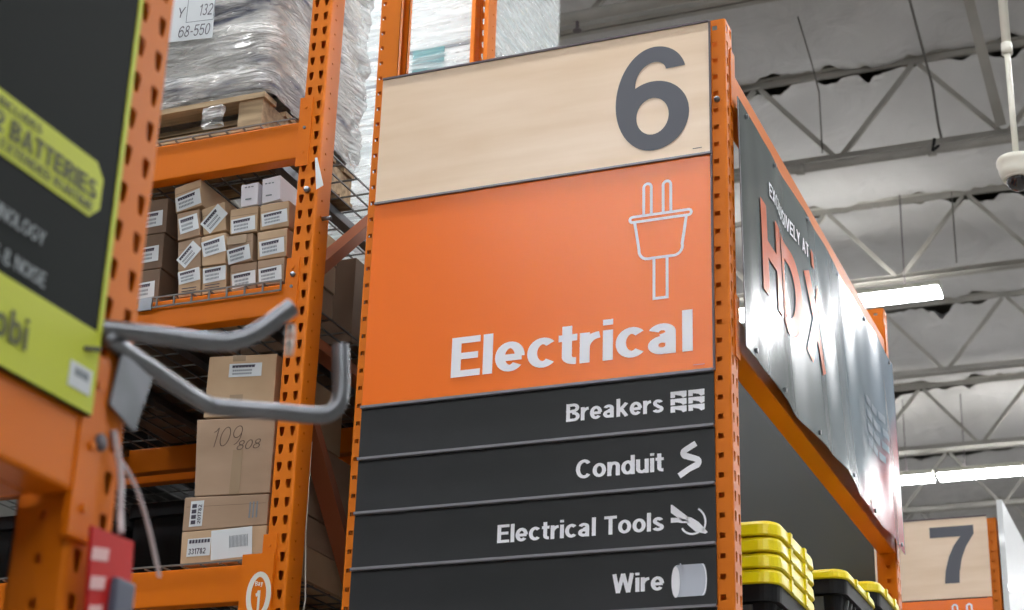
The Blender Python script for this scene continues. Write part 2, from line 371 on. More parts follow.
def column_part(parent, name='column', height=5.2, x=0, y=0, rz=0, mkey='orange', z=0, **kw):
    key = (height, tuple(sorted(kw.items())), mkey)
    if key not in _colcache:
        o = column_mesh(height, **kw).build(name, M[mkey], None, fix=False); _colcache[key] = o.data; COL.objects.unlink(o); bpy.data.objects.remove(o)
    o = bpy.data.objects.new(name, _colcache[key]); COL.objects.link(o); o.parent = parent; o.location = (x, y, z); o.rotation_euler = (0, 0, rz)
    return o
def foot(parent, x, y):
    MB().box(x-.07, x+.07, y-.07, y+.07, 0, .008).build('foot_plate', M['orange'], parent)

# ================================================================ SETTING
def struct(name, mb, m, smooth=False, fix=True): return tag(mb.build(name, m, None, smooth, fix=fix), kind='structure')
struct('floor', MB().box(-16, 12, -12, 36, -.1, 0), M['floor'])
struct('wall_back', MB().box(-16, 12, 36, 36.2, 0, 9.3), M['wall'])
struct('wall_left', MB().box(-16.2, -16, -12, 36, 0, 9.3), M['wall'])
struct('wall_right', MB().box(12, 12.2, -12, 36, 0, 9.3), M['wall'])
struct('wall_front', MB().box(-16, 12, -12.2, -12, 0, 9.3), M['wall'])
struct('ceiling', MB().box(-16, 12, -12, 36, 9.0, 9.1), M['deck_dark'])
# insulation blankets sagging between the joists
JY = [12.35+2.44*k for k in range(-2, 9)]
edges = [-12, -9.6, -7.2, -4.8, -2.4, 0, 2.5, 5.0]+JY+[36]
def slit(x, y):
    n = noise.noise(V((x*1.3, y*3.1, 4)))+.55*noise.noise(V((x*4.5, y*2.3, 9)))+.25*noise.noise(V((x*11, y*1.7, 2)))
    return min(.22, max(0, n+.06)*.62) if y > 7 and -7 < x < 3 else 0
def insul(mb, y0, y1):
    nu = 560 if y1 > 7 else 30
    def fn(u, v):
        x = -16+28*u
        if y1 > 7: x = -8+12*u
        a = y0+slit(x, y0)*.5; b = y1-slit(x, y1)*.5; y = a+(b-a)*v
        s = sin(pi*v); z = 8.76-.035*s
        z += .05*noise.noise(V((x*1.0, y*.8, 1)))+.03*noise.noise(V((x*2.6, y*1.4, 6)))+.015*noise.noise(V((x*7, y*5, 6)))
        e = min(v, 1-v)
        if e < .06: z -= (.06-e)/.06*((.02+.9*slit(x+.35, y0)*abs(noise.noise(V((x*2.2, y0, 3)))) if v < .5 else -.03))
        return (x, y, z)
    mb.grid(fn, nu, 20 if y1 > 7 else 6)
ins = MB()
for y0, y1 in zip(edges[:-1], edges[1:]): insul(ins, y0, y1)
for x0, x1 in ((-16, -8), (4, 12)): ins.quad((x0, 7, 8.76), (x1, 7, 8.76), (x1, 36, 8.76), (x0, 36, 8.76))
struct('trim_1', ins, M['ceil'], True, fix=False)

# open web roof joists
def joist(y, label, ph=0.0):
    t = thing('roof_joist', label, 'roof joist', (0, y, 8.0), 'open web roof joists')
    for nm, z in (('bottom_chord', 8.0), ('top_chord', 8.74)):
        mb = MB()
        for s in (-1, 1):
            mb.box(-9, 5, y+s*.008, y+s*.055 if s > 0 else y-.055, z-.003+(.055 if nm[0] == 't' else 0), z+.003+(.055 if nm[0] == 't' else 0)) if s > 0 else mb.box(-9, 5, y-.055, y-.008, z-.003+(.055 if nm[0] == 't' else 0), z+.003+(.055 if nm[0] == 't' else 0))
            mb.box(-9, 5, min(y+s*.008, y+s*.013), max(y+s*.008, y+s*.013), z, z+.06)
        mb.build(nm, M['steel_white'], t)
    x = -8.73+ph
    while x < 4.5:
        MB().bar((x-.02, y, 8.03), (x-.60, y, 8.73), .036, .036).build('web_bar', M['steel_white'], t)
        MB().bar((x+.02, y, 8.03), (x+.60, y, 8.73), .036, .036).build('web_bar', M['steel_white'], t)
        x += 1.25
    return t
ordn = ['roof joist hidden above the nearest racks', 'nearest pale roof joist in view, above the numeral 6 panel', 'second pale roof joist, its diagonals above the long banner',
        'third pale roof joist, just above the nearer lit strip light', 'fourth pale roof joist, below the nearer lit strip light', 'fifth pale roof joist, above the farther lit strip light',
        'sixth pale roof joist, right behind the farther strip light', 'seventh pale roof joist, low above the numeral 7 panel', 'eighth pale roof joist, far beyond the aisle 7 sign', 'ninth pale roof joist, deep in the store', 'last roof joist by the back wall']
for k, y in enumerate(JY): joist(y, ordn[k], .0 if k < 4 else [.0, -.02, -.12, .3, .1, .2, .4][k-4])

def pipe(name, pts, r, label, cat, m='steel_white'):
    return tag(MB().tube(pts, r, 12).build(name, M[m], None, True, loc=pts[0]), label, cat)
sp = thing('sprinkler_pipe', 'pale horizontal sprinkler pipe slung under the second roof joist', 'pipe', (-3, 12.2, 7.93))
MB().tube([(-8, 12.2, 7.9), (4, 12.2, 7.9)], .035, 12).build('pipe_run', M['steel_white'], sp, True)
for x in (-2.75, -1.75, -.6):
    MB().tube([(x-.03, 12.2, 7.9), (x+.03, 12.2, 7.9)], .048, 12).build('coupling', M['steel_white'], sp, True)
MB().bar((-1.74, 12.16, 7.87), (-1.72, 12.16, 7.97), .02, .02).bar((-1.74, 12.16, 7.87), (-1.69, 12.16, 7.91), .015, .015).build('hanger_clip', M['black_plastic'], sp)
sp2 = thing('sprinkler_pipe', 'pale sprinkler pipe above the top edge of the numeral 6 panel', 'pipe', (-3, 9.6, 7.95))
MB().tube([(-8, 9.62, 7.93), (4, 9.62, 7.93)], .04, 12).build('pipe_run', M['steel_white'], sp2, True)
MB().tube([(-3.62, 9.62, 7.93), (-3.62, 9.62, 7.84)], .012, 8).lathe([(.03, 0), (.03, .006), (.008, .02)], (-3.62, 9.62, 7.82), 12).build('sprinkler_head', M['dark_edge'], sp2)
pipe('conduit', [(-1.62, 9.9, 8.5), (-1.68, 11.1, 8.55), (-1.73, 12.3, 8.5), (-1.72, 12.42, 8.2), (-1.7, 12.5, 8.02)], .010, 'thin dark conduit running back across the ceiling above the banner', 'conduit', 'dull_conduit')
pipe('conduit', [(-2.5, 11.2, 8.62), (-2.56, 11.9, 8.62), (-2.60, 12.3, 8.6), (-2.60, 12.33, 8.08)], .006, 'short thin conduit dropping beside the second joist', 'conduit', 'dull_conduit')
pipe('hanger_rod', [(-1.95, 14.6, 8.7), (-1.95, 14.6, 8.02)], .006, 'thin vertical hanger rod above the nearer strip light', 'rod', 'dull_conduit')
for lab, x, y in (('pale sheet metal bridging strap dropping between the first and second joists', -1.30, 11.9), ('pale bridging strap at the right edge of the ceiling view', -.72, 11.6)):
    tag(MB().bar((x-.02, y-.5, 8.72), (x+.06, y+.32, 8.03), .075, .02, up=(0, 1, 0)).build('bridging_strap', M['steel_white'], None, loc=(x, y, 8)), lab, 'strap')

# strip lights
def strip_light(x0, x1, y, label, z=7.76, wdt=.25, group=None):
    t = thing('strip_light', label, 'ceiling light', ((x0+x1)/2, y, z), group)
    MB().prism([(-wdt/2, .012), (wdt/2, .012), (wdt/2-.03, .06), (.06, .085), (-.06, .085), (-wdt/2+.03, .06)], (x0, y, z), YU, ZU, XU, x1-x0).build('housing', M['lamp_body'], t)
    MB().prism([(-wdt/2+.006, .012), (-wdt/2+.02, -.018), (wdt/2-.02, -.018), (wdt/2-.006, .012)], (x0+.004, y, z), YU, ZU, XU, x1-x0-.008).build('diffuser', M['lamp'], t)
    MB().box(x0+.1, x1-.1, y-.04, y+.04, z+.0855, z+.089).build('added_glow_strip', M['added_uplight'], t)  # unseen glowing strip, added to light the insulation overhead
    for x in (x0+.3, x1-.3): MB().tube([(x, y, z+.08), (x, y, 8.73)], .006, 6).build('hanger', M['dark_edge'], t)
    return t
strip_light(-4.56, -2.10, 14.58, 'lit white ceiling strip light whose right end shows beside the top of the long banner')
strip_light(-5.52, -3.09, 19.95, 'lit ceiling strip light farther back, its end just clearing the right edge of the banner')
strip_light(-3.03, -.6, 19.95, 'lit ceiling strip light farthest right, above the aisle 7 sign')
off = [(-3.85, -2.75), (-1.35, -2.75), (2.0, -2.75), (4.6, -2.75), (-9.0, -2.75), (-4.6, 3.9), (-1.6, 3.9), (1.4, 3.9), (4.4, 3.9), (-8, 3.9), (1.2, 9.2), (4.2, 9.2), (-7.5, 9.2), (-10.4, 9.2), (-11.2, 14.58),
       (1.4, 14.58), (4.4, 14.58), (7.3, 14.58), (-8.4, 14.58), (1.6, 19.95), (4.6, 19.95), (7.6, 19.95), (-9, 19.95), (1.5, 25.3), (4.5, 25.3), (-7.6, 25.3), (-4.6, -6.5), (0, -6.5), (4.6, -6.5), (1.5, 30), (-5, 30)]
for x, y in off: strip_light(x-1.2, x+1.2, y, 'lit white ceiling strip light over the rest of the store', group='strip lights over the rest of the store')

# dome camera on its pole
dc = thing('dome_camera', 'white dome security camera hanging on a pole from the ceiling at right', 'security camera', (-.66, 7.0, 5.05))
px, py = -.66, 7.0
MB().tube([(px, py, 5.11), (px, py, 5.66)], .013, 12).tube([(px, py, 5.64), (px, py, 8.7)], .02, 12).tube([(px, py, 5.62), (px, py, 5.67)], .024, 12).build('pole', M['cream'], dc, True)
MB().lathe([(.02, .102), (.06, .100), (.080, .092), (.084, .084), (.084, .068), (.079, .062), (.076, .035), (.066, .006), (.056, 0)], (px, py, 5.02), 32).build('housing', M['cream'], dc, True)
MB().lathe([(.052, .004), (.050, -.013), (.042, -.032), (.027, -.046), (.01, -.051), (.002, -.052)], (px, py, 5.02), 28).build('dome', M['dome'], dc, True)
MB().lathe([(.062, .01), (.062, -.002), (.052, -.004)], (px, py, 5.02), 32).build('trim_ring', M['cream'], dc, True)

# ================================================================ END CAP OF AISLE 6
uL = thing('rack_upright', 'tall perforated orange upright at the left edge of the Electrical sign', 'rack upright', (-2.379, 4.538, 0))
column_part(uL, height=6.0, rz=-pi/2, sideoff=.016, D=.076, side=.0065); foot(uL, -2.34+2.379-.0, 0)
uR = thing('rack_upright', 'perforated orange upright at the right edge of the Electrical sign', 'rack upright', (-1.225, 4.54, 0))
column_part(uR, height=4.45, z=.022, rz=pi/2, sideoff=.032, D=.076, side=.0075)
MB().tube([(-1.252, 4.501, 4.191), (-1.252, 4.494, 4.191), (-1.252, 4.488, 4.191)], [.009, .009, .005], 12).build('bolt', M['galv'], uR, True)
uF = thing('rack_upright', 'orange rack upright at the far end of the long banner', 'rack upright', (-1.225, 6.91, 0))
column_part(uF, height=4.45, z=.022, rz=pi/2, sideoff=.032, D=.076, side=.0075); foot(uF, -.04, 0)
uG = thing('rack_upright', 'orange upright behind the charcoal panel', 'rack upright', (-2.379, 6.91, 0))
column_part(uG, height=4.45, rz=-pi/2, sideoff=.016, D=.076); foot(uG, .04, 0)

sx0, sx1 = -2.349, -1.272     # sign panels
def panel(name, z0, z1, m, label, cat, y=4.492, group=None, edge=True):
    t = thing(name, label, cat, (sx0, y, z0), group)
    MB().box(sx0, sx1, y, y+.006, z0, z1).build('board', M[m], t)
    return t
pw = panel('number_sign', 4.017, 4.455, 'wood', 'light wood aisle number panel with a big grey 6', 'sign')
mb = MB(); flat_poly(mb, SIX, SIX_HOLE, (-1.5625, 4.4905, 4.053), XU, ZU, .345*.968, .345); mb.build('numeral', M['numeral'], pw, fix=False)
MB().box(sx0, sx1, 4.487, 4.498, 4.453, 4.459).box(sx1-.001, sx1+.004, 4.489, 4.498, 4.01, 4.457).build('edge_trim', M['dark_edge'], pw)
MB().box(-1.325, -1.298, 4.4905, 4.4915, 4.036, 4.038).build('maker_mark', M['dark_edge'], pw)
po = panel('department_sign', 3.346, 4.013, 'sign_orange', 'big orange aisle sign panel reading Electrical with a white plug symbol', 'sign')
mb = MB(); text(mb, 'Electrical', (-2.064, 4.4905, 3.409), XU, ZU, .1245, .198, .162, gap=.052, width=.734); mb.build('lettering', M['white_vinyl'], po, fix=False)
pl = MB(); T = lambda u, v: V((u, 4.4905, v)); lw = .0085
for cx in (-1.4625, -1.4035):
    ribbon(pl, [(cx-.0115, 3.846), (cx-.0115, 3.932)]+arc(cx, 3.933, .0115, .012, 180, 0, 10)+[(cx+.0115, 3.932), (cx+.0115, 3.846)], lw, lw, T)
ribbon(pl, arc(-1.508, 3.8355, .008, .0085, 270, 90, 8)+arc(-1.339, 3.8355, .008, .0085, 90, -90, 8)+[(-1.508, 3.827)], lw, lw, T)
ribbon(pl, [(-1.501, 3.824), (-1.488, 3.738)]+arc(-1.462, 3.734, .026, .028, 180, 270, 6)+arc(-1.384, 3.734, .026, .028, -90, 0, 6)+[(-1.359, 3.738), (-1.346, 3.824)], lw, lw, T)
[ribbon(pl, q_, lw, lw, T) for q_ in ([(-1.443, 3.706), (-1.443, 3.576)], [(-1.4388, 3.580), (-1.4082, 3.580)], [(-1.404, 3.706), (-1.404, 3.576)])]
pl.build('plug_symbol', M['white_vinyl'], po, fix=False)
MB().box(-1.33, -1.297, 4.4905, 4.4915, 3.366, 3.3675).build('maker_mark', M['pink'], po)
MB().box(sx0, sx1, 4.484, 4.494, 4.011, 4.017).build('joint_trim', M['trim'], po)
MB().box(sx1-.001, sx1+.004, 4.489, 4.498, 3.346, 4.013).build('edge_trim', M['dark_edge'], po)

strips = [('Breakers', 3.191, 3.340, 3.2375, .0525, .286), ('Conduit', 3.027, 3.180, 3.068, .0545, .254), ('Electrical Tools', 2.862, 3.016, 2.9025, .052, .484), ('Wire', 2.695, 2.851, 2.740, .052, .145)]
for nm, z0, z1, zb, hh, wd in strips:
    t = panel('product_strip', z0, z1+.004, 'sign_black', 'charcoal sign strip reading %s under the orange panel' % nm, 'sign', group='charcoal product strips')
    mb = MB(); text(mb, nm, (-1.4155, 4.4905, zb), XU, ZU, hh, .188, .158, gap=.058, align='R', width=wd); mb.build('lettering', M['white_vinyl'], t, fix=False)
    MB().box(sx0, sx1, 4.480, 4.494, z1+.001, z1+.010).build('channel_trim', M['trim'], t, bevel=.002)
    ic = MB(); zc = zb
    def q(*p): ic.add([(a, 4.4905, c) for a, c in p], [tuple(range(len(p)))])
    if nm == 'Breakers':
        for i in range(2):
            for j in range(3):
                x = -1.3955+i*.051; z = 3.2335+j*.0213
                q((x, z), (x+.020, z+.0005), (x+.024, z+.006), (x+.013, z+.010), (x+.013, z+.0145), (x, z+.0145)) if False else None
                q((x, z), (x+.013, z), (x+.013, z+.018), (x, z+.018)); q((x+.013, z+.0085), (x+.030, z+.004), (x+.036, z-.002), (x+.046, z+.001), (x+.046, z+.018), (x+.013, z+.018))
        ic.build('breakers_symbol', M['white_vinyl'], t, fix=False)
    elif nm == 'Conduit':
        ribbon(ic, [(-1.324, 3.139), (-1.352, 3.124)]+arc(-1.347, 3.115, .013, .011, 160, 230, 5)+[(-1.326, 3.096)]+arc(-1.330, 3.086, .013, .011, 40, -40, 6)+[(-1.345, 3.068), (-1.372, 3.051)], .0165, .0165, T)
        ic.build('conduit_symbol', M['white_vinyl'], t, fix=False)
    elif nm == 'Wire':
        ribbon(ic, [(-1.371, 2.809), (-1.363, 2.793)], .004, .003, T)
        q(*[(x, z) for x, z in arc(-1.308, 2.762, .0105, .043, -90, 90, 12)]+[(-1.383, 2.805), (-1.383, 2.719)])
        q(*[(x, z) for x, z in arc(-1.383, 2.760, .0125, .043, 0, 360, 24)[:-1]])
        o = ic.build('spool_symbol', M['spool_grey'], t, fix=False)
        i2 = MB(); i2.add([(x, 4.4898, z) for x, z in arc(-1.383, 2.760, .0115, .042, 0, 360, 24)[:-1]], [tuple(range(24))])
        ribbon(i2, arc(-1.312, 2.762, .0125, .042, -80, 80, 12), .003, .003, lambda u, v: V((u, 4.4898, v)))
        i2.build('spool_flange', M['white_vinyl'], t, fix=False)
    else:
        q((-1.396, 2.972), (-1.392, 2.972), (-1.347, 2.934), (-1.352, 2.925), (-1.362, 2.923), (-1.396, 2.950))
        q((-1.396, 2.936), (-1.372, 2.934), (-1.350, 2.926), (-1.345, 2.918), (-1.365, 2.919), (-1.378, 2.922), (-1.396, 2.922))
        q((-1.352, 2.936), (-1.338, 2.932), (-1.318, 2.918), (-1.294, 2.889), (-1.30, 2.885), (-1.328, 2.893), (-1.350, 2.914))
        ribbon(ic, arc(-1.345, 2.918, .045, .045, 55, -35, 12), .0055, .0055, T)
        ribbon(ic, arc(-1.335, 2.918, .033, .031, 205, 300, 10), .0055, .0055, T)
        ic.build('stripper_symbol', M['white_vinyl'], t, fix=False)
# mounting rails behind the sign panels
for z, nm in ((4.40, 'upper'), (3.40, 'middle'), (2.55, 'lower')): tag(MB().box(-2.298, -1.292, 4.501, 4.53, z, z+.04).build('mounting_rail', M['orange'], None, loc=(-1.8, 4.52, z)), '%s orange mounting rail bolted behind the aisle sign panels' % nm, 'rail')
pb = panel('blank_strip', 2.3, 2.688, 'sign_black', 'blank charcoal strip at the bottom of the aisle sign', 'sign')
MB().box(sx0, sx1, 4.480, 4.494, 2.686, 2.693).build('channel_trim', M['trim'], pb)

# beams of the end cap along the banner
def ybeam(x, y0, y1, zt, h, label, depth=.066):
    t = thing('rack_beam', label, 'rack beam', (x, y0, zt))
    MB().box(x-depth, x, y0, y1, zt-h, zt).build('beam', M['orange_beam'], t, bevel=.004)
    for y, s in ((y0, -1), (y1, 1)):
        c = MB().box(x+.001, x+.005, min(y, y+s*.045), max(y, y+s*.045), zt-h-.03, zt+.06)
        c.build('connector', M['orange_beam'], t, bevel=.001)
    return t
ybeam(-1.225, 4.585, 6.865, 4.318, .10, 'orange top beam running along the upper edge of the long banner')
ybeam(-1.225, 4.585, 6.865, 3.53, .10, 'orange lower beam under the bottom edge of the long banner')
for z, l in ((2.60, 'orange rear beam of the tote shelf'),): ybeam(-2.235, 4.585, 6.865, z, .10, l)
ybeam(-1.225, 4.585, 6.865, 2.60, .10, 'orange front beam of the tote shelf')
tag(MB().box(-2.292, -1.310, 6.86, 6.875, .3, 4.3).build('back_panel', M['panel_grey'], None, loc=(-1.8, 6.87, .3)), 'plain charcoal end panel behind the yellow lidded totes', 'panel')
tag(MB().box(-2.318, -2.308, 4.59, 6.85, 2.63, 4.3).build('back_panel', M['panel_grey'], None, loc=(-2.295, 5.7, 2.63)), 'unseen charcoal panel added at the back of the tote shelf to block light', 'panel')  # added to keep light out of the gap beside the rack frame
tag(MB().box(-2.28, -1.232, 4.59, 6.85, 2.601, 2.615).build('shelf_board', M['card_dark'], None, loc=(-1.8, 5.7, 2.6)), 'shelf board carrying the black totes', 'shelf')

# the long banner
bz0, bz1, by0, by1 = 3.435, 4.228, 4.566, 6.915
def bsurf(y, z):
    u = (y-by0)/(by1-by0); v = (z-bz0)/(bz1-bz0); env = sin(pi*min(1, max(0, v)))**.7*.6+.4*(1-v)
    x = -1.2175+.010*(1-v)
    k = min(1, 12*u)*min(1, 12*(1-u))
    x += k*(.0085*sin(2*pi*(u*2.4+.12*v+.1))+.006*sin(2*pi*(u*5.6+.25+.15*v))+.002*sin(2*pi*(u*10.5+.4*v)))*(.35+.65*env)
    x += .016*max(0, sin(pi*(u-.30)/.45))*(1-v)**2 if .30 < u < .75 else 0
    return x+.010
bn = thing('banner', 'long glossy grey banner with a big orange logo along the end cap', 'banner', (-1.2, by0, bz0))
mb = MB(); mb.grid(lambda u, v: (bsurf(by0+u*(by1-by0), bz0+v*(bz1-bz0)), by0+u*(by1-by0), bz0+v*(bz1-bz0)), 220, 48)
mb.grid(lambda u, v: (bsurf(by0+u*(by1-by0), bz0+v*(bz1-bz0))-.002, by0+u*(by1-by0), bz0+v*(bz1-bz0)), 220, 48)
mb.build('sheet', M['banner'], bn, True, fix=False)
for y in (by0, by1): MB().tube([(bsurf(y, bz0+(bz1-bz0)*i/12)-.001, y, bz0+(bz1-bz0)*i/12) for i in range(13)], .0022, 6).build('edge_binding', M['trim'], bn)
def on_banner(mb, sub=5, off=.0028):
    bm = bmesh.new(); vs = [bm.verts.new(v) for v in mb.v]; 
    for f in mb.f:
        try: bm.faces.new([vs[i] for i in f])
        except ValueError: pass
    for _ in range(sub):
        bmesh.ops.subdivide_edges(bm, edges=[e for e in bm.edges if e.calc_length() > .014], cuts=1, use_grid_fill=True)
    bmesh.ops.triangulate(bm, faces=bm.faces)
    for v in bm.verts: v.co.x = bsurf(v.co.y, v.co.z)+off+(v.co.x+1.2)*1.0
    bm.verts.index_update()
    o = MB(); o.v = [v.co.copy() for v in bm.verts]; o.f = [tuple(v.index for v in f.verts) for f in bm.faces]; bm.free(); return o
t1 = MB(); text(t1, 'EXCLUSIVELY AT', (-1.2, 4.898, 4.054), YU, ZU, .050, .19, .16, gap=.07, width=.50)
on_banner(t1).build('slogan', M['white_vinyl'], bn, True, fix=False)
on_banner(MB().quad((-1.2, 5.43, 4.045), (-1.2, 5.475, 4.045), (-1.2, 5.475, 4.105), (-1.2, 5.43, 4.105))).build('orange_square', M['orange_logo'], bn, True, fix=False)
t2 = MB(); text(t2, 'HDX', (-1.2, 4.775, 3.695), YU, ZU, .30, .19, .19, gap=.07, width=.80)
on_banner(t2).build('logo_lettering', M['orange_logo'], bn, True, fix=False)
t3 = MB()
for i, wd_ in enumerate((.30, .36, .34, .28)):
    for k in range(3): t3.quad(*[(-1.2, 6.30+a, 3.86-i*.055+c) for a, c in ((k*wd_/3, 0), ((k+.8)*wd_/3, 0), ((k+.8)*wd_/3, .028), (k*wd_/3, .028))])
on_banner(t3).build('small_print', M['small_print'], bn, True, fix=False)
sc = [(y, z) for y in (4.66, 5.0, 5.42, 5.9, 6.35, 6.84) for z in (bz0+.02, bz1-.02)]
for y, z in sc:
    x = bsurf(y, z); MB().tube([(x-.004, y, z), (x+.006, y, z)], .008, 10).build('screw', M['galv'], bn)

# totes and lids
def rrect(x0, x1, y0, y1, r, n=6):
    p = []
    for cx, cy, a in ((x1-r, y1-r, 0), (x0+r, y1-r, 90), (x0+r, y0+r, 180), (x1-r, y0+r, 270)): p += [(x, y) for x, y in arc(cx, cy, r, r, a, a+90, n)]
    return p
def loft(mb, rings, cap=True):
    n = len(rings[0]); k = len(mb.v)
    for r in rings: mb.v += [V(p) for p in r]
    for i in range(len(rings)-1):
        for j in range(n): mb.f.append((k+i*n+j, k+i*n+(j+1) % n, k+(i+1)*n+(j+1) % n, k+(i+1)*n+j))
    if cap: mb.f += [tuple(k+n-1-j for j in range(n)), tuple(k+(len(rings)-1)*n+j for j in range(n))]
    return mb
def ring(x0, x1, y0, y1, z, d, r=.06): return [(x, y, z) for x, y in rrect(x0+d, x1-d, y0+d, y1-d, max(.01, r-d))]
def lid(x0, x1, y0, y1, z0, z1, parent, name='lid'):
    mb = MB(); loft(mb, [ring(x0, x1, y0, y1, z0, .004), ring(x0, x1, y0, y1, z0+.004, 0), ring(x0, x1, y0, y1, z1-.012, .003), ring(x0, x1, y0, y1, z1-.003, .008), ring(x0, x1, y0, y1, z1, .016)])
    for f in (.3, .66):   # latch bulges on the long side
        y = y0+(y1-y0)*f; mb.box(x1-.004, x1+.004, y-.012, y+.012, z0+.002, z1-.008)
    return mb.build(name, M['yellow'], parent, bevel=0)
def tote(x0, x1, y0, y1, zl0, zl1, zb, label):
    t = thing('storage_tote', label, 'tote', ((x0+x1)/2, (y0+y1)/2, zb), 'black totes with yellow lids')
    mb = MB(); H = zl0-zb
    loft(mb, [ring(x0, x1, y0, y1, zb, .06), ring(x0, x1, y0, y1, zb+.02, .052), ring(x0, x1, y0, y1, zl0-.05, .026), ring(x0, x1, y0, y1, zl0-.048, .010), ring(x0, x1, y0, y1, zl0, .008)])
    mb.build('tub', M['black_plastic'], t)
    for i in range(7):
        y = y0+.10+(y1-y0-.2)*i/6; MB().bar((x1-.045, y, zb+.05), (x1-.022, y, zl0-.055), .012, .012).build('rib', M['grey_plastic'], t)
    for i in range(4):
        x = x0+.10+(x1-x0-.2)*i/3; MB().bar((x, y0+.045, zb+.05), (x, y0+.022, zl0-.055), .03, .012).build('rib', M['grey_plastic'], t)
    lid(x0, x1, y0, y1, zl0, zl1, t)
    return t
tote(-1.72, -1.2, 4.88, 5.37, 2.842, 2.887, 2.615, 'black tote nearest the Electrical sign, under a stack of yellow lids')
for k, nm in enumerate(('lowest', 'middle', 'topmost')):
    z = 2.887+k*.047; t = thing('tote_lid', '%s loose yellow lid stacked on the nearest black tote' % nm, 'lid', (-1.46, 5.12, z), 'loose yellow lids stacked on a tote')
    lid(-1.72, -1.2, 4.88, 5.37, z+.001, z+.046, t, 'lid_shell')
tote(-1.72, -1.2, 5.80, 6.32, 3.078, 3.112, 2.85, 'black tote with a single yellow lid, middle of the three')
tote(-1.72, -1.2, 6.36, 6.80, 3.165, 3.205, 2.93, 'black tote with a yellow lid at the far end of the shelf')
for a, b_, z, l in ((5.82, 6.30, 2.85, 'dark crate under the middle tote'), (6.38, 6.78, 2.93, 'dark crate under the far tote')):
    tag(loft(MB(), [ring(-1.70, -1.24, a, b_, 2.616, .03), ring(-1.70, -1.24, a, b_, z-.02, .0), ring(-1.70, -1.24, a, b_, z, .0)]).build('storage_crate', M['black_plastic'], None, loc=(-1.47, (a+b_)/2, 2.616)), l, 'crate')

# ================================================================ RACK LEFT OF THE SIGN
fr = thing('pallet_rack', 'orange pallet rack end frame with teardrop holes left of the Electrical sign', 'rack frame', (-2.60, 4.5, 0))
column_part(fr, height=6.0, x=0, y=0, lip=.034, W=.076, sp=.018, side=.0035, sideoff=.036)
column_part(fr, height=6.0, x=0, y=1.37, rz=pi, W=.076, sp=.018, side=.0035, sideoff=.036)
for (ya, za), (yb, zb) in (((4.585, 3.86), (5.79, 4.96)), ((4.585, 3.62), (5.79, 3.62)), ((4.585, 3.41), (5.79, 2.05)), ((4.585, 2.20), (5.79, 1.0)), ((4.585, .4), (5.79, .4))):
    MB().bar((-2.60, ya, za), (-2.60, yb, zb), .035, .06, up=(1, 0, 0)).build('brace', M['brace'], fr)
foot(fr, -2.60, 4.545); foot(fr, -2.60, 5.83)
for X, Z, rr in ((-2.595, 4.105, .010), (-2.62, 3.815, .008)):
    MB().tube([(X, 4.5, Z), (X, 4.486, Z)], rr, 12).build('bolt', M['galv'], fr, True)
MB().tube([(-2.561, 4.545, 4.02), (-2.53, 4.545, 4.02)], .007, 10).build('pin', M['galv'], fr, True)
tg = MB().add([(-2.576, 4.494, 4.215), (-2.568, 4.494, 4.215), (-2.530, 4.480, 4.104), (-2.556, 4.482, 4.094)], [(0, 1, 2, 3)]).add([(-2.576, 4.495, 4.215), (-2.568, 4.495, 4.215), (-2.530, 4.481, 4.104), (-2.556, 4.483, 4.094)], [(0, 1, 2, 3)]).build('price_tag', M['paper'], None, loc=(-2.58, 4.49, 4.2))
tag(tg, 'small white tag hanging on the orange frame below the top beam', 'tag')
fr2 = copy_thing(fr, (-5.20, 4.5, 0), 0, 'orange pallet rack frame at the hidden left end of the bay')
fr3 = thing('pallet_rack', 'orange rack frame of the row behind, beyond the wrapped loads', 'rack frame', (-2.60, 5.95, 0))
column_part(fr3, height=4.45, x=0, y=0, rz=0, W=.076, sp=.018, side=.0035, sideoff=.036); column_part(fr3, height=4.45, x=0, y=.93, rz=pi, W=.076, sp=.018, side=.0035, sideoff=.036)
for za, zb in ((3.8, 4.4), (3.4, 2.4)): MB().bar((-2.60, 6.03, za), (-2.60, 6.8, zb), .035, .06, up=(1, 0, 0)).build('brace', M['brace'], fr3)

def xbeam(x0, x1, y, zt, h, label, front=True, plates=True):
    """front beams carry a plate with two rivets over the column's left teardrop row"""
    t = thing('rack_beam', label, 'rack beam', (x1, y, zt))
    d = .05 if front else -.05
    MB().box(x0, x1, min(y, y+d), max(y, y+d), zt-h, zt).build('beam', M['orange_beam'], t, bevel=.004)
    if plates:
        s = -1 if front else 1
        c = MB().box(x1-.012, x1+.034, min(y+s*.001, y+s*.005), max(y+s*.001, y+s*.005), zt-h-.035, zt+.085).build('connector', M['orange_beam'], t, bevel=.001)
        for k in (.2, .55, .85): MB().tube([(x1+.012, y+s*.004, zt-h-.035+k*(h+.12)), (x1+.012, y+s*.008, zt-h-.035+k*(h+.12))], .0055, 8).build('rivet', M['galv' if k == .55 else 'orange'], c)
    return t
XR = -2.636
for zt, h, nm in ((4.36, .13, 'upper'), (3.79, .10, 'middle'), (2.90, .11, 'lower')):
    xbeam(-5.16, XR, 4.5, zt, h, 'orange %s front beam of the rack left of the sign' % nm)
    xbeam(-5.16, XR, 5.87, zt, h, 'orange %s rear beam of the rack left of the sign' % nm, front=False)
    xbeam(-5.16, XR, 5.95, zt, h, 'orange %s beam of the row behind, facing the flue' % nm, plates=False)
    xbeam(-5.16, XR, 6.88, zt, h, 'orange %s beam of the row behind, facing the next aisle' % nm, front=False, plates=False)
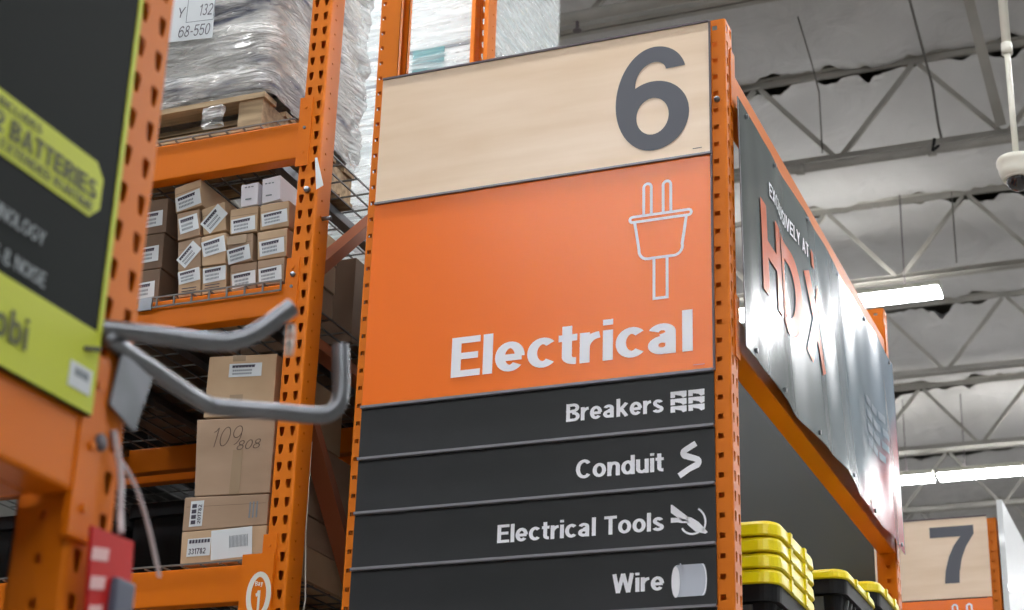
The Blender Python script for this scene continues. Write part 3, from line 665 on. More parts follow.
# wire decks
def deck(x0, x1, z, label, lip=True, y0=4.498, y1=5.87):
    t = thing('wire_deck', label, 'wire deck', ((x0+x1)/2, 5.1, z), 'wire decks on the rack')
    mb = MB(); n = int(round((x1-x0)/.064)); r = .003
    for i in range(n+1):
        x = x0+(x1-x0)*i/n; mb.bar((x, y0-.004, z+.004), (x, y1, z+.004), .005, .005)
        if lip: mb.bar((x, y0-.006, z+.006), (x, y0-.006, z-.028), .005, .005, up=(1, 0, 0))
    yy = y0-.004
    while yy < y1: mb.bar((x0, yy, z+.0085), (x1, yy, z+.0085), .005, .005); yy += .115
    if lip: mb.bar((x0, y0-.010, z-.028), (x1, y0-.010, z-.028), .005, .005)
    mb.build('wire_mesh', M['wire'], t)
    for k in range(3):
        x = x0+(x1-x0)*(k+.5)/3; MB().box(x-.02, x+.02, y0+.05, y1-.05, z-.03, z).build('support_channel', M['galv'], t)
    return t
for z, nm in ((4.363, 'upper'), (3.793, 'middle')):
    deck(-3.82, -2.66, z, 'zinc wire deck on the %s beams, right half' % nm, lip=(nm != 'upper')); deck(-5.1, -3.90, z, 'zinc wire deck on the %s beams, left half' % nm, lip=False)
deck(-3.82, -2.66, 2.903, 'zinc wire deck on the lower beams, right half', lip=False); deck(-5.1, -3.9, 2.903, 'zinc wire deck on the lower beams, left half', lip=False)
for z, nm in ((4.363, 'upper'), (3.793, 'middle'), (2.903, 'lower')): deck(-5.1, -2.66, z, 'wire deck in the row behind at the %s level' % nm, lip=False, y0=5.96, y1=6.87)
for z in (3.825,):
    tag(MB().box(-3.175, -3.125, 4.483, 4.49, 3.757, 3.80).build('deck_clip', M['galv'], None, loc=(-3.15, 4.49, 3.77)), 'small galvanised clip on the front lip of the middle wire deck', 'clip')

# cartons: front quad given by its own corners (x,z), so each sits as it does on the pile
def carton(q, y0, y1, m, label, group=None, stick=None, name='carton', cat='carton', seam=True, tape=False, lean=0):
    """q = tl,tr,br,bl (x,z)"""
    tl, tr, br, bl = q; cx = (bl[0]+br[0])/2; zb = min(bl[1], br[1])
    t = thing(name, label, cat, (cx, (y0+y1)/2, zb), group)
    a = [V((p[0], y0, p[1])) for p in (bl, br, tr, tl)]; b = [V((p[0]+lean, y1, p[1])) for p in (bl, br, tr, tl)]
    MB().add(a+b, [(0, 1, 2, 3), (7, 6, 5, 4), (1, 5, 6, 2), (4, 0, 3, 7), (3, 2, 6, 7), (4, 5, 1, 0)]).build('box_body', M[m], t, bevel=.003)
    def pt(u, v, o=.0012):
        lo = a[0].lerp(a[1], u); hi = a[3].lerp(a[2], u); p = lo.lerp(hi, v); return V((p.x, y0-o, p.z))
    if seam: MB().quad(pt(.03, .70, .0006), pt(.97, .70, .0006), pt(.97, .715, .0006), pt(.03, .715, .0006)).build('flap_seam', M['card_dark'], t, fix=False)
    if tape:
        for va, vb in ((0, .35), (.9, 1)): MB().quad(pt(.36, va, .0007), pt(.55, va, .0007), pt(.55, vb, .0007), pt(.36, vb, .0007)).build('tape_strip', M['tape'], t, fix=False)
    if stick:
        u0, v0, u1, v1, ang = stick[:5]; uc, vc = (u0+u1)/2, (v0+v1)/2; W = (a[1]-a[0]).length; H = (a[3]-a[0]).length
        def sp_(u, v, o):
            du, dv = (u-.5)*(u1-u0)*W, (v-.5)*(v1-v0)*H; c, s = cos(R(ang)), sin(R(ang))
            return pt(uc+(du*c-dv*s)/W, vc+(du*s+dv*c)/H, o)
        st = MB().quad(sp_(0, 0, .002), sp_(1, 0, .002), sp_(1, 1, .002), sp_(0, 1, .002)).build('shipping_label', M['paper'], t, fix=False)
        k = MB()
        if len(stick) < 6:
            for i in range(7): k.quad(sp_(.10+i*.1, .68, .003), sp_(.185+i*.1, .68, .003), sp_(.185+i*.1, .87, .003), sp_(.10+i*.1, .87, .003))
            k.quad(sp_(.1, .79, .0032), sp_(.8, .79, .0032), sp_(.8, .87, .0032), sp_(.1, .87, .0032))
            k.build('printed_code', M['ink'], st, fix=False); k = MB()
            for r_ in range(2):
                for i in range(10): k.quad(sp_(.12+i*.06, .16+r_*.24, .003), sp_(.16+i*.06, .16+r_*.24, .003), sp_(.16+i*.06, .30+r_*.24, .003), sp_(.12+i*.06, .30+r_*.24, .003))
            k.build('printed_text', M['ink_grey'], st, fix=False)
        else:
            for i in range(14): k.quad(sp_(.45+i*.033, .35, .003), sp_(.465+i*.033, .35, .003), sp_(.465+i*.033, .75, .003), sp_(.45+i*.033, .75, .003))
            k.build('barcode', M['ink_grey'], st, fix=False)
    return t
G2 = 'long cartons stacked on the middle shelf'
rows = [
 ('card', [(-3.117, 4.207), (-3.019, 4.227), (-3.003, 4.128), (-3.102, 4.114)], (.04, .05, .97, .62, 4), 'tan carton end tilted on top of the shelf stack, far left'),
 ('white_card', [(-2.86, 4.178), (-2.796, 4.179), (-2.793, 4.099), (-2.855, 4.098)], None, 'smaller left one of the two white cartons on top of the stack'),
 ('white_card', [(-2.786, 4.190), (-2.720, 4.195), (-2.713, 4.108), (-2.780, 4.100)], None, 'larger right one of the two white cartons on top of the stack'),
 ('card2', [(-3.094, 4.109), (-3.011, 4.114), (-2.997, 4.018), (-3.080, 4.011)], (.1, .22, .95, .82, 6), 'tan carton end, leftmost in the third row up, with a level label'),
 ('card', [(-3.004, 4.114), (-2.919, 4.130), (-2.903, 4.026), (-2.988, 4.019)], (.0, .2, 1.02, .78, 38), 'tan carton end in the third row up with a steeply tilted label'),
 ('card', [(-2.893, 4.095), (-2.790, 4.095), (-2.787, 4.003), (-2.887, 4.005)], (.06, .05, .93, .60, 4), 'tan carton end under the smaller white carton'),
 ('card', [(-2.780, 4.092), (-2.675, 4.094), (-2.669, 4.002), (-2.773, 4.003)], (.06, .15, .95, .66, 4), 'tan carton end under the larger white carton'),
 ('card2', [(-3.081, 4.006), (-2.998, 4.014), (-2.985, 3.906), (-3.070, 3.903)], (.0, .25, 1.0, .72, 42), 'tan carton end, leftmost in the second row up, with a steeply tilted label'),
 ('card', [(-2.991, 4.009), (-2.899, 4.014), (-2.889, 3.903), (-2.976, 3.905)], (.04, .34, .98, .86, 8), 'tan carton end, second from left in the second row up'),
 ('card2', [(-2.893, 3.999), (-2.802, 4.000), (-2.795, 3.902), (-2.884, 3.901)], (.0, .02, .92, .56, 8), 'tan carton end with a loose buff flap, third in the second row up'),
 ('card', [(-2.782, 3.996), (-2.673, 3.997), (-2.669, 3.899), (-2.773, 3.899)], (.08, .12, .92, .66, 4), 'tan carton end, rightmost in the second row up'),
 ('card', [(-3.065, 3.900), (-2.983, 3.902), (-2.975, 3.806), (-3.055, 3.806)], (.02, .50, 1.0, .98, 6), 'tan carton end, leftmost in the bottom row on the middle shelf'),
 ('card', [(-2.977, 3.902), (-2.886, 3.900), (-2.885, 3.806), (-2.969, 3.806)], (.04, .42, .98, .96, 4), 'tan carton end, second from left in the bottom row'),
 ('card2', [(-2.877, 3.898), (-2.779, 3.898), (-2.775, 3.806), (-2.868, 3.806)], (.08, .1, .98, .66, 4), 'tan carton end, third in the bottom row on the middle shelf'),
 ('card2', [(-2.771, 3.896), (-2.675, 3.896), (-2.671, 3.806), (-2.765, 3.806)], (.06, .12, .92, .68, 4), 'tan carton end, rightmost in the bottom row beside the orange column'),
]
for i, (m_, q, st, l) in enumerate(rows):
    t = carton(q, 4.53+random.uniform(-.006, .006), 4.76 if 'white' in m_ else 4.86, m_, l, G2, st, seam=(m_ != 'white_card'), name='long_carton')
    if m_ == 'white_card':
        x, z = q[3]; k = MB()
        for j in range(3): k.box(x+.012+j*.012, x+.020+j*.012, 4.522, 4.5225, z+.064, z+.068)
        k.box(x+.018, x+.04, 4.522, 4.5225, z+.02, z+.025); k.build('printed_text', M['ink_grey'], t)
    if i == 9: MB().box(-2.886, -2.815, 4.515, 4.518, 3.962, 3.992).build('loose_flap', M['tape'], t)
    if i in (11, 12):
        k = MB()
        for j in range(3): k.box(q[3][0]+.012, q[3][0]+.066, 4.5225, 4.523, 3.812+j*.010, 3.815+j*.010)
        k.build('printed_lines', M['ink'], t)
for j in range(3):
    z = 3.807+j*.128
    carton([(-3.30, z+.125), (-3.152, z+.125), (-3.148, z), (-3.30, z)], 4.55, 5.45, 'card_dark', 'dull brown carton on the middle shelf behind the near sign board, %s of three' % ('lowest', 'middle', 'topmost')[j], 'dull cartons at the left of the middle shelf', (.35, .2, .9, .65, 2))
for j in range(4):  # unseen cartons added to fill the shelf and stop light from above
    x = -3.46-.33*(j % 2)-.7*(j//2); carton([(x-.28, 4.15), (x, 4.15), (x, 3.807), (x-.28, 3.807)], 4.6, 5.5, 'card_dark', 'large dull carton added farther left to block light, hidden behind the near sign board', 'large dull cartons added to block light')

c1 = carton([(-2.953, 3.024), (-2.660, 3.024), (-2.655, 2.918), (-2.948, 2.918)], 4.53, 5.15, 'card', 'flat tan carton at the bottom of the lower shelf pile, wide white label', None, (.36, .12, .84, .98, 2, 1), name='carton', seam=False)
def blot(t, u0, x0, x1, z0, z1, y=4.5285, m_='paper', nm='side_label'): return MB().box(x0, x1, y, y+.0012, z0, z1).build(nm, M[m_], t)
s_ = blot(c1, 0, -2.928, -2.848, 2.945, 3.0); k = MB()
for i in range(7): k.box(-2.922+i*.0105, -2.914+i*.0105, 4.5275, 4.528, 2.985, 2.996)
text(k, '331782', (-2.922, 4.5275, 2.951), XU, ZU, .018, .18, .15, width=.06); k.build('printed_text', M['ink'], s_, fix=False)
c2 = carton([(-2.955, 3.133), (-2.662, 3.120), (-2.660, 3.026), (-2.953, 3.026)], 4.53, 5.15, 'card2', 'flat tan carton second from the bottom of the lower shelf pile, upright label', None, None, seam=True)
s_ = blot(c2, 0, -2.930, -2.885, 3.038, 3.118); k = MB()
for i in range(4): k.box(-2.924, -2.908, 4.5275, 4.528, 3.045+i*.017, 3.057+i*.017)
text(k, '201782', (-2.890, 4.5275, 3.045), ZU, -XU, .012, .18, .15, width=.06); k.build('printed_text', M['ink'], s_, fix=False)
k = MB(); [k.box(-2.725+i*.012, -2.720+i*.012, 4.5285, 4.529, 3.05, 3.10) for i in range(3)]; k.build('faint_print', M['ink_grey'], c2)
c3 = carton([(-2.940, 3.382), (-2.662, 3.362), (-2.660, 3.124), (-2.922, 3.134)], 4.53, 5.10, 'card2', 'tall tan carton marked with scrawled handwriting', None, None, seam=False, tape=False)
k = MB(); text(k, '109', (-2.885, 4.5285, 3.285), XU, ZU, .062, .05, .04, gap=.12, width=.105, slant=.25); k.build('handwriting', M['marker'], c3, fix=False)
k = MB(); text(k, '808', (-2.790, 4.5285, 3.268), XU, ZU, .030, .08, .07, gap=.12, width=.08, slant=.25); k.build('handwriting', M['marker'], c3, fix=False)
MB().box(-2.80, -2.765, 4.529, 4.5295, 3.13, 3.27).build('tape_strip', M['tape'], c3)
c4 = carton([(-2.918, 3.588), (-2.676, 3.571), (-2.672, 3.372), (-2.918, 3.386)], 4.53, 4.98, 'card', 'tan carton with a white barcode label, topmost of the lower shelf pile', None, (.32, .64, .80, .86, 0), seam=False, tape=True)
MB().box(-2.6725, -2.6715, 4.60, 4.70, 3.40, 3.52).build('side_label', M['paper'], c4)
# goods deeper in the racks
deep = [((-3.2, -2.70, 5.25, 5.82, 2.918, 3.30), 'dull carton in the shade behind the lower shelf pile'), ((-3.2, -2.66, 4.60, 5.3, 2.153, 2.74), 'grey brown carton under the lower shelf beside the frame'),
        ((-3.13, -2.70, 5.05, 5.82, 3.807, 4.12), 'dull carton behind the long cartons, seen through the gap beside the frame'), ((-3.9, -3.3, 5.52, 5.84, 3.807, 4.2), 'dull carton added at the back of the middle shelf to block light')]  # last carton added to block light falling through the shelf
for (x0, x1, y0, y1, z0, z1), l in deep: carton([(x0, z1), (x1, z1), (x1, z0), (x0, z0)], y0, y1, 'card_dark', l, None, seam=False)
for x0, x1 in ((-3.4, -2.68), (-4.2, -3.45), (-5.05, -4.25)):  # crates added in black so the depth of the row reads as shade
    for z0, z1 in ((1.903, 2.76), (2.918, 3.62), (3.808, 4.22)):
        cr = thing('storage_crate', 'black crate added deep inside the row behind, its black standing for shade', 'crate', ((x0+x1)/2, 6.4, z0), 'black crates added to darken the row behind')
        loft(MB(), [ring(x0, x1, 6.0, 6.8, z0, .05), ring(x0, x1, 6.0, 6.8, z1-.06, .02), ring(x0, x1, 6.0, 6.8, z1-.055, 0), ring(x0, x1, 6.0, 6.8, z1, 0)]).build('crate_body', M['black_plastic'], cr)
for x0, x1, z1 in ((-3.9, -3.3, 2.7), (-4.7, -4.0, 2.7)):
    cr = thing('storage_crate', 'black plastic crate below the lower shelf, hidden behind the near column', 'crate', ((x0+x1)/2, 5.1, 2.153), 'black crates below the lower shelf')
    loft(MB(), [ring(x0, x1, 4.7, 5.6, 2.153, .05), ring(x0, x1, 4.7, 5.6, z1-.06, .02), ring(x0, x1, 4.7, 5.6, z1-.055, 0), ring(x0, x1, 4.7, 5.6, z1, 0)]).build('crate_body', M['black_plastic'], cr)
tag(MB().box(-5.15, -2.65, 4.5, 5.86, 2.10, 2.149).build('shelf_board', M['card_dark'], None, loc=(-4, 5, 2.1)), 'shelf board below the lower beams', 'shelf')
tag(MB().box(-5.2, -2.64, 5.96, 6.86, 1.86, 1.899).build('shelf_board', M['card_dark'], None, loc=(-4, 6.4, 1.86)), 'shelf board in the row behind', 'shelf')
# beige hanging cord in the gap beside the frame
tag(MB().tube([(-2.575, 4.61, 3.3), (-2.572, 4.61, 3.02), (-2.556, 4.61, 2.81), (-2.57, 4.61, 2.70), (-2.59, 4.61, 2.62)], .0022, 6).build('cord', M['cream'], None, True, loc=(-2.57, 4.61, 2.7)), 'thin pale cord hanging beside the lower rack frame', 'cord')

# wrapped pallet load on the upper beams
ld = thing('pallet_load', 'stretch wrapped pallet load with crinkled film on the upper shelf at left', 'pallet load', (-3.3, 5.0, 4.51))
def crinkle(p, nrm, amp=.02): return p+nrm*(amp*noise.noise(V((p.x*5, p.y*5, p.z*13)))+amp*.5*noise.noise(V((p.x*11, p.y*11, p.z*40+3))))
def skin(x0, x1, y0, y1, z0, z1, amp, bulge, mb=None, n=90, nz_=70, taper=0):
    mb = mb or MB(); per = rrect(x0, x1, y0, y1, min(.05, (x1-x0)/3, (y1-y0)/3), 5); L = []
    pts = per+[per[0]]; seg = []; st_ = min(.02, (x1-x0)/4)
    for a, b in zip(pts[:-1], pts[1:]):
        k = max(1, int(math.hypot(b[0]-a[0], b[1]-a[1])/st_)); seg += [(a[0]+(b[0]-a[0])*i/k, a[1]+(b[1]-a[1])*i/k) for i in range(k)]
    cx, cy = (x0+x1)/2, (y0+y1)/2; N = len(seg); k0 = len(mb.v)
    for j in range(nz_+1):
        z = z0+(z1-z0)*j/nz_
        for i in range(N):
            a, b = seg[i-1], seg[(i+1) % N]; nr = V((b[1]-a[1], -(b[0]-a[0]), 0)).normalized()
            p = V((seg[i][0], seg[i][1], z)); s = bulge*sin(pi*min(1, (j/nz_)*1.15))-taper*(1-j/nz_)**4
            # diagonal pull folds on the sides, near-horizontal on the front
            dz = p.z+.5*(p.y-y0)+.12*p.x
            p2 = p+nr*(s+amp*noise.noise(V((p.x*2, p.y*2, dz*16)))+amp*.6*noise.noise(V((p.x*6, p.y*6, dz*45))))
            mb.v.append(p2)
    for j in range(nz_):
        for i in range(N): mb.f.append((k0+j*N+i, k0+j*N+(i+1) % N, k0+(j+1)*N+(i+1) % N, k0+(j+1)*N+i))
    mb.f.append(tuple(k0+nz_*N+i for i in range(N))); return mb
skin(-3.94, -2.815, 4.55, 5.18, 4.55, 5.9, .012, .012).build('bagged_goods', M['bag_mixed'], ld, True, fix=False)
skin(-3.97, -2.785, 4.52, 5.20, 4.515, 5.93, .02, .018).build('stretch_film', M['film'], ld, True, fix=False)
tag(ld.children[0], None)
MB().grid(lambda u, v: (-2.80+.012, 4.86+.10*u+.0*v, 4.98+.16*v), 4, 4).build('green_print', M['green'], ld)
pal = thing('pallet', 'worn wooden pallet under the wrapped load on the upper shelf', 'pallet', (-3.35, 4.9, 4.375))
for i in range(5): MB().box(-3.92, -2.80, 4.52+i*.145, 4.60+i*.145, 4.493, 4.512).build('deck_board', M['pallet'], pal)
for x in (-3.90, -3.40, -2.90): MB().box(x, x+.09, 4.53, 5.18, 4.395, 4.493).build('stringer', M['pallet'], pal)
MB().box(-3.92, -2.80, 4.52, 4.61, 4.375, 4.395).build('bottom_board', M['pallet'], pal)
MB().box(-3.92, -2.80, 5.08, 5.18, 4.375, 4.395).build('bottom_board', M['pallet'], pal)
tag(skin(-3.02, -2.94, 4.49, 4.512, 4.40, 4.47, .012, .0, n=10, nz_=8).build('torn_wrap', M['film'], None, True, fix=False), 'loose crumpled wrap end between pallet boards', 'plastic wrap')
pc = thing('shelf_card', 'white paper card printed 132 and 68-550 on the wrapped load', 'card', (-3.12, 4.485, 4.75))
def cardpt(u, v, o=0): return V((-3.40+u*.392+v*-.004+(.014 if v > .5 else 0)*0, 4.488-o, 4.772+v*.20-u*.030*0-u*.032))
MB().add([cardpt(0, 0), cardpt(1, 0), cardpt(1, 1), cardpt(0, 1), cardpt(0, 0, -.002), cardpt(1, 0, -.002), cardpt(1, 1, -.002), cardpt(0, 1, -.002)], [(0, 1, 2, 3), (7, 6, 5, 4), (0, 4, 5, 1), (1, 5, 6, 2), (2, 6, 7, 3), (3, 7, 4, 0)]).build('card_sheet', M['paper'], pc)
k = MB(); cu = V((.996, 0, -.08))
text(k, '68-550', (-3.145, 4.4865, 4.764), cu, ZU, .044, .10, .09, gap=.13, width=.125, slant=.15)
text(k, '132', (-3.070, 4.4865, 4.836), cu, ZU, .045, .10, .09, gap=.13, width=.052, slant=.15)
text(k, 'Y', (-3.158, 4.4865, 4.845), cu, ZU, .04, .10, .09, slant=.15)
k.build('printed_text', M['ink'], pc, fix=False)
k = MB(); T4 = lambda u, v: V((u, 4.4868, v-.08*(u+3.1)))
ribbon(k, [(-3.118, 4.93), (-3.118, 4.818), (-3.010, 4.818), (-3.010, 4.93)], .0025, .0025, T4); k.build('printed_frame', M['ink_grey'], pc, fix=False)

# pale wrapped load in the row behind
pl2 = thing('pallet_load', 'tall pale load in smooth stretch wrap behind the tall upright', 'pallet load', (-3.2, 6.3, 4.40))
MB().box(-3.70, -2.66, 5.97, 6.82, 4.42, 5.36).box(-3.69, -2.665, 5.975, 6.81, 5.38, 5.498).box(-3.70, -2.66, 5.97, 6.82, 5.51, 6.6).build('carton_layers', M['bag_pale'], pl2)
MB().box(-3.695, -2.662, 5.972, 6.695, 5.36, 5.38).box(-3.695, -2.662, 5.972, 6.695, 5.498, 5.51).build('layer_board', M['seam_grey'], pl2)
MB().box(-2.985, -2.840, 5.964, 5.969, 5.10, 5.505).build('teal_print', M['teal'], pl2)
skin(-3.71, -2.645, 5.955, 6.84, 4.41, 6.62, .006, .003, nz_=90).build('stretch_film', M['film_side'], pl2, True, fix=False)
pp = thing('pallet', 'pallet under the pale wrapped load', 'pallet', (-3.2, 6.3, 4.375))
MB().box(-3.7, -2.66, 5.98, 6.70, 4.395, 4.409).box(-3.7, -3.6, 5.98, 6.70, 4.377, 4.395).box(-2.76, -2.66, 5.98, 6.7, 4.377, 4.395).box(-3.23, -3.13, 5.98, 6.7, 4.377, 4.395).build('boards', M['pallet'], pp)

# bay tag on the lower beam end
bt = thing('bay_tag', 'orange bay tag with the number 1 in a cream oval on the lower beam', 'tag', (-2.65, 4.485, 2.75))
MB().box(-2.706, -2.600, 4.484, 4.488, 2.60, 2.925).build('tag_plate', M['orange_beam'], bt)
k = MB(); T5 = lambda u, v: V((u, 4.4832, v)); ribbon(k, arc(-2.641, 2.800, .033, .062, 0, 360, 32), .016, .016, T5); k.build('oval_ring', M['cream'], bt, fix=False)
k = MB(); text(k, '1', (-2.6505, 4.4832, 2.752), XU, ZU, .062, .2, .16, width=.016); text(k, 'Bay', (-2.655, 4.4832, 2.828), XU, ZU, .014, .2, .16, width=.026); k.build('lettering', M['cream'], bt, fix=False)

# ================================================================ NEAR RACK AT THE LEFT
NX = -1.311
nf = thing('pallet_rack', 'blurred near orange rack column with teardrop holes at far left', 'rack frame', (NX, 1.81, 0))
column_part(nf, height=3.72, rz=pi/2, W=.092, D=.082, sp=.0215, side=.006, sideoff=.04, lip=.041)
column_part(nf, x=-1.1, height=3.72, rz=-pi/2, W=.092, D=.082, sp=.0215, side=.006, sideoff=.04)
for z0_, z1_ in ((.6, 1.6), (1.6, 2.6), (2.6, 3.4)): MB().bar((NX-.09, 1.81, z0_), (NX-1.01, 1.81, z1_), .035, .05, up=(0, 1, 0)).build('brace', M['brace'], nf)
foot(nf, NX-.04, 1.81)
nb = thing('rack_beam', 'blurred near orange beam under the black and lime board', 'rack beam', (NX, 1.0, 2.33))
MB().box(NX-.055, NX+.004, -.6, 1.762, 2.215, 2.345).build('beam', M['orange_beam'], nb, bevel=.006)
MB().box(NX-.005, NX+.007, 1.752, 1.80, 2.16, 2.40).build('connector', M['orange_beam'], nb, bevel=.002)
for z in (2.20, 2.28, 2.36): MB().tube([(NX+.006, 1.778, z), (NX+.011, 1.778, z)], .006, 10).build('rivet', M['orange'], nb)
MB().box(NX-.16, NX-.055, -.6, 1.75, 2.215, 2.222).build('deck_lip', M['orange_beam'], nb)

bd = thing('sign_board', 'blurred black and lime product sign board at the far left', 'sign', (NX+.014, 1.3, 2.31))
bx = NX+.012
MB().box(bx-.006, bx, .9, 1.762, 2.313, 3.08).build('board', M['near_black'], bd)
MB().box(bx, bx+.0015, 1.754, 1.763, 2.42, 3.08).build('lime_border', M['lime'], bd)
MB().box(bx, bx+.0015, .9, 1.763, 2.315, 2.422).build('lime_band', M['lime'], bd)
mb = MB(); yy = [(1.2, 2.562), (1.705, 2.562), (1.725, 2.580), (1.725, 2.622), (1.708, 2.640), (1.2, 2.640)]
mb.prism(yy, (bx, 0, 0), YU, ZU, XU, .0015); mb.build('lime_callout', M['lime'], bd)
bx2 = bx+.003
def btxt(t, yr, z, h, m_, nm, wd=None, weight=.2, gap=.08): k = MB(); text(k, t, (bx2, yr, z), YU, ZU, h, weight, weight*.85, gap=gap, align='R', width=wd); return k.build(nm, M[m_], bd, fix=False)
btxt('INCLUDES', 1.590, 2.620, .012, 'lime_ink', 'callout_lettering', wd=.085)
btxt('2 BATTERIES', 1.713, 2.587, .026, 'lime_ink', 'callout_lettering', wd=.212, weight=.22, gap=.06)
btxt('FOR EXTENDED RUNTIME', 1.708, 2.569, .012, 'lime_ink', 'callout_lettering', wd=.235)
btxt('TECHNOLOGY', 1.624, 2.484, .019, 'grey_ink', 'small_lettering', weight=.15)
btxt('LESS & NOISE', 1.636, 2.434, .019, 'grey_ink', 'small_lettering', weight=.15)
btxt('obi', 1.618, 2.346, .040, 'lime_ink', 'logo_lettering', weight=.2)
k = MB().box(bx+.0015, bx+.0028, 1.706, 1.752, 2.336, 2.368).build('white_sticker', M['paper'], bd)
k2 = MB(); [k2.box(bx+.0028, bx+.0034, 1.716+i*.005, 1.719+i*.005, 2.352, 2.362) for i in range(6)]; k2.build('barcode', M['ink_grey'], k)
MB().tube([(bx+.001, 1.730, 2.392), (bx+.010, 1.752, 2.397)], .003, 8).build('cable_tie', M['ink'], bd)
# dark case under the near beam
cs = thing('tool_case', 'dark glossy plastic case under the near beam, bottom left corner', 'case', (NX-.2, 1.4, 1.9))
loft(MB(), [[(x, y, z) for x, y in rrect(NX-.40+d, NX-.035-d, 1.05+d, 1.655-d, .03)] for z, d in ((1.86, .01), (1.88, 0), (2.165, 0), (2.185, .012))]).build('case_shell', M['black_plastic'], cs, True)
MB().box(NX-.036, NX-.030, 1.52, 1.60, 2.06, 2.10).build('case_patch', M['paper'], cs)  # small white patch on the side of the case
tag(MB().box(NX-.6, NX-.03, -.6, 1.76, 1.84, 1.86).build('shelf_board', M['card_dark'], None, loc=(NX-.3, 1, 1.84)), 'shelf board holding the dark case at bottom left', 'shelf')

# pair of galvanised arms
def smooth_path(pts, it=3):
    p = [V(q) for q in pts]
    for _ in range(it):
        o = [p[0]]
        for a, b in zip(p[:-1], p[1:]): o += [a.lerp(b, .25), a.lerp(b, .75)]
        o.append(p[-1]); p = o
    return p
hk = thing('display_hook', 'pair of bent galvanised tube arms bolted to the near orange column', 'hook', (NX, 1.83, 2.4))
MB().tube(smooth_path([(-1.316, 1.782, 2.440), (-1.255, 1.826, 2.440), (-1.215, 1.857, 2.439), (-1.182, 1.881, 2.441), (-1.158, 1.899, 2.456), (-1.120, 1.926, 2.502)], 4), .0125, 16).build('upper_arm', M['galv'], hk, True)
MB().tube(smooth_path([(-1.303, 1.782, 2.425), (-1.310, 1.92, 2.425), (-1.314, 2.040, 2.424), (-1.298, 2.056, 2.423), (-1.235, 2.095, 2.424), (-1.200, 2.122, 2.424), (-1.172, 2.143, 2.427), (-1.160, 2.150, 2.445), (-1.160, 2.151, 2.470), (-1.165, 2.150, 2.536)], 4), .0125, 16).build('lower_arm', M['galv'], hk, True)
MB().add([(NX+.012, 1.800, 2.342), (NX+.012, 1.860, 2.324), (NX+.016, 1.880, 2.405), (NX+.012, 1.812, 2.418), (NX+.008, 1.800, 2.342), (NX+.008, 1.860, 2.324), (NX+.012, 1.880, 2.405), (NX+.008, 1.812, 2.418)], [(0, 1, 2, 3), (7, 6, 5, 4), (0, 4, 5, 1), (1, 5, 6, 2), (2, 6, 7, 3), (3, 7, 4, 0)]).build('mounting_plate', M['galv'], hk)
tw = thing('torn_wrap', 'scrap of clear crumpled plastic hanging from the upper arm tip', 'plastic wrap', (-1.13, 1.92, 2.46))
skin(-1.130, -1.116, 1.925, 1.937, 2.435, 2.478, .003, .0, n=10, nz_=10).build('wrap_scrap', M['film'], tw, True, fix=False)
# clip strip and red packet
cl = thing('plastic_strap', 'clear plastic hanging strap looped from the near column', 'strap', (-1.30, 1.80, 2.3))
MB().tube(smooth_path([(-1.305, 1.822, 2.315), (-1.300, 1.845, 2.26), (-1.298, 1.846, 2.22), (-1.29, 1.842, 2.185)]), .0045, 8).tube(smooth_path([(-1.303, 1.830, 2.285), (-1.300, 1.870, 2.265), (-1.300, 1.912, 2.22), (-1.298, 1.950, 2.155)]), .003, 8).build('strap_loop', M['film_clear'], cl, True)
MB().tube([(-1.318, 1.795, 2.29), (-1.30, 1.795, 2.29)], .011, 10).build('strap_rivet', M['dark_edge'], cl, True)
pk = thing('hanging_packet', 'blurred red and white hanging product packet below the near column', 'packet', (-1.285, 1.82, 2.1))
MB().add([(-1.283, 1.772, 2.175), (-1.283, 1.862, 2.178), (-1.290, 1.888, 2.0), (-1.290, 1.800, 2.0), (-1.288, 1.772, 2.175), (-1.288, 1.862, 2.178), (-1.295, 1.888, 2.0), (-1.295, 1.800, 2.0)], [(0, 3, 2, 1), (4, 5, 6, 7), (0, 1, 5, 4), (1, 2, 6, 5), (2, 3, 7, 6), (3, 0, 4, 7)]).build('backing_card', M['red'], pk)
MB().box(-1.288, -1.276, 1.826, 1.868, 2.04, 2.125).build('blister_contents', M['plum'], pk, bevel=.004)
k = MB(); [k.add([(-1.2825-.0003*i, 1.777+.004*i, 2.150-.035*i), (-1.2825-.0003*i, 1.812, 2.156-.035*i), (-1.2832-.0003*i, 1.812, 2.140-.035*i), (-1.2832-.0003*i, 1.777+.004*i, 2.134-.035*i)], [(0, 3, 2, 1)]) for i in range(3)]
k.build('printed_bands', M['pink'], pk, fix=False)

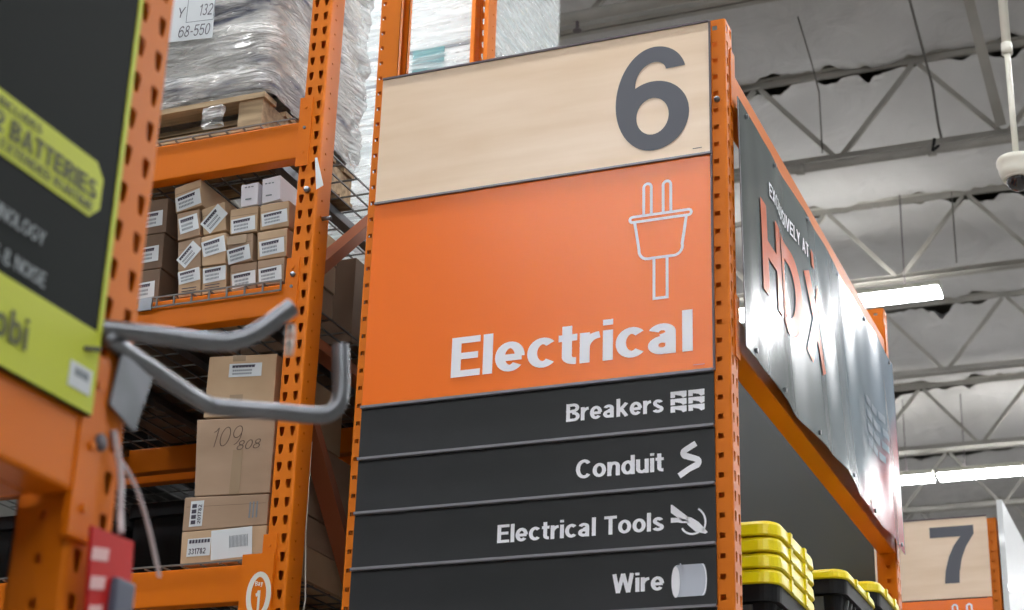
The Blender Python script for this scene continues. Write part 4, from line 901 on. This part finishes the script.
# ================================================================ AISLE 7 END CAP
Y7 = 10.03
p7 = thing('number_sign', 'light wood aisle number panel with a big grey 7, far at right', 'sign', (-1.9, Y7, 3.99))
MB().box(-2.35, -1.275, Y7, Y7+.006, 3.995, 4.450).build('board', M['wood'], p7)
k = MB(); flat_poly(k, SEVEN[::-1], None, (-1.594, Y7-.002, 4.080), XU, ZU, .371, .325); k.build('numeral', M['numeral'], p7, fix=False)
MB().box(-2.35, -1.275, Y7-.004, Y7+.006, 4.450, 4.458).build('edge_trim', M['dark_edge'], p7)
o7 = thing('department_sign', 'orange sign panel under the wood panel with the 7', 'sign', (-1.9, Y7, 3.3))
MB().box(-2.35, -1.275, Y7, Y7+.006, 3.30, 3.988).build('board', M['sign_orange'], o7)
k = MB(); T7 = lambda u, v: V((u, Y7-.002, v))
for cx in (-1.480, -1.402): ribbon(k, [(cx-.013, 3.84), (cx-.013, 3.945)]+arc(cx, 3.945, .013, .013, 180, 0, 10)+[(cx+.013, 3.84)], .009, .009, T7)
k.build('department_symbol', M['white_vinyl'], o7, fix=False)
u7 = thing('rack_upright', 'perforated orange upright right of the numeral 7 panel', 'rack upright', (-1.225, Y7+.045, 0))
column_part(u7, height=4.45, rz=pi/2, sideoff=.032, D=.076, side=.0075)
u8 = thing('rack_upright', 'orange upright hidden left of the numeral 7 panel', 'rack upright', (-2.41, Y7+.045, 0))
column_part(u8, height=4.45, rz=-pi/2, sideoff=.016, D=.076)
ws = thing('end_panel', 'white sheet panel covering the side of the aisle 7 end cap', 'panel', (-1.19, 11.2, 3))
MB().box(-1.212, -1.180, Y7-.03, 12.5, 2.6, 4.53).build('sheet', M['white_sheet'], ws, bevel=.002)
k = MB()
for i, (y, z) in enumerate(((10.75, 4.15), (10.8, 4.08), (10.78, 4.0), (10.95, 3.9), (11.0, 3.83))): k.box(-1.1795, -1.1785, y, y+.16+.03*(i % 2), z, z+.022)
k.build('faint_pink_print', M['pink'], ws)
tag(MB().box(-2.38, -1.22, Y7+.09, 12.5, 2.5, 4.3).build('goods_block', M['panel_grey'], None, loc=(-1.8, 11, 2.5)), 'charcoal cabinet behind the aisle 7 sign', 'cabinet')
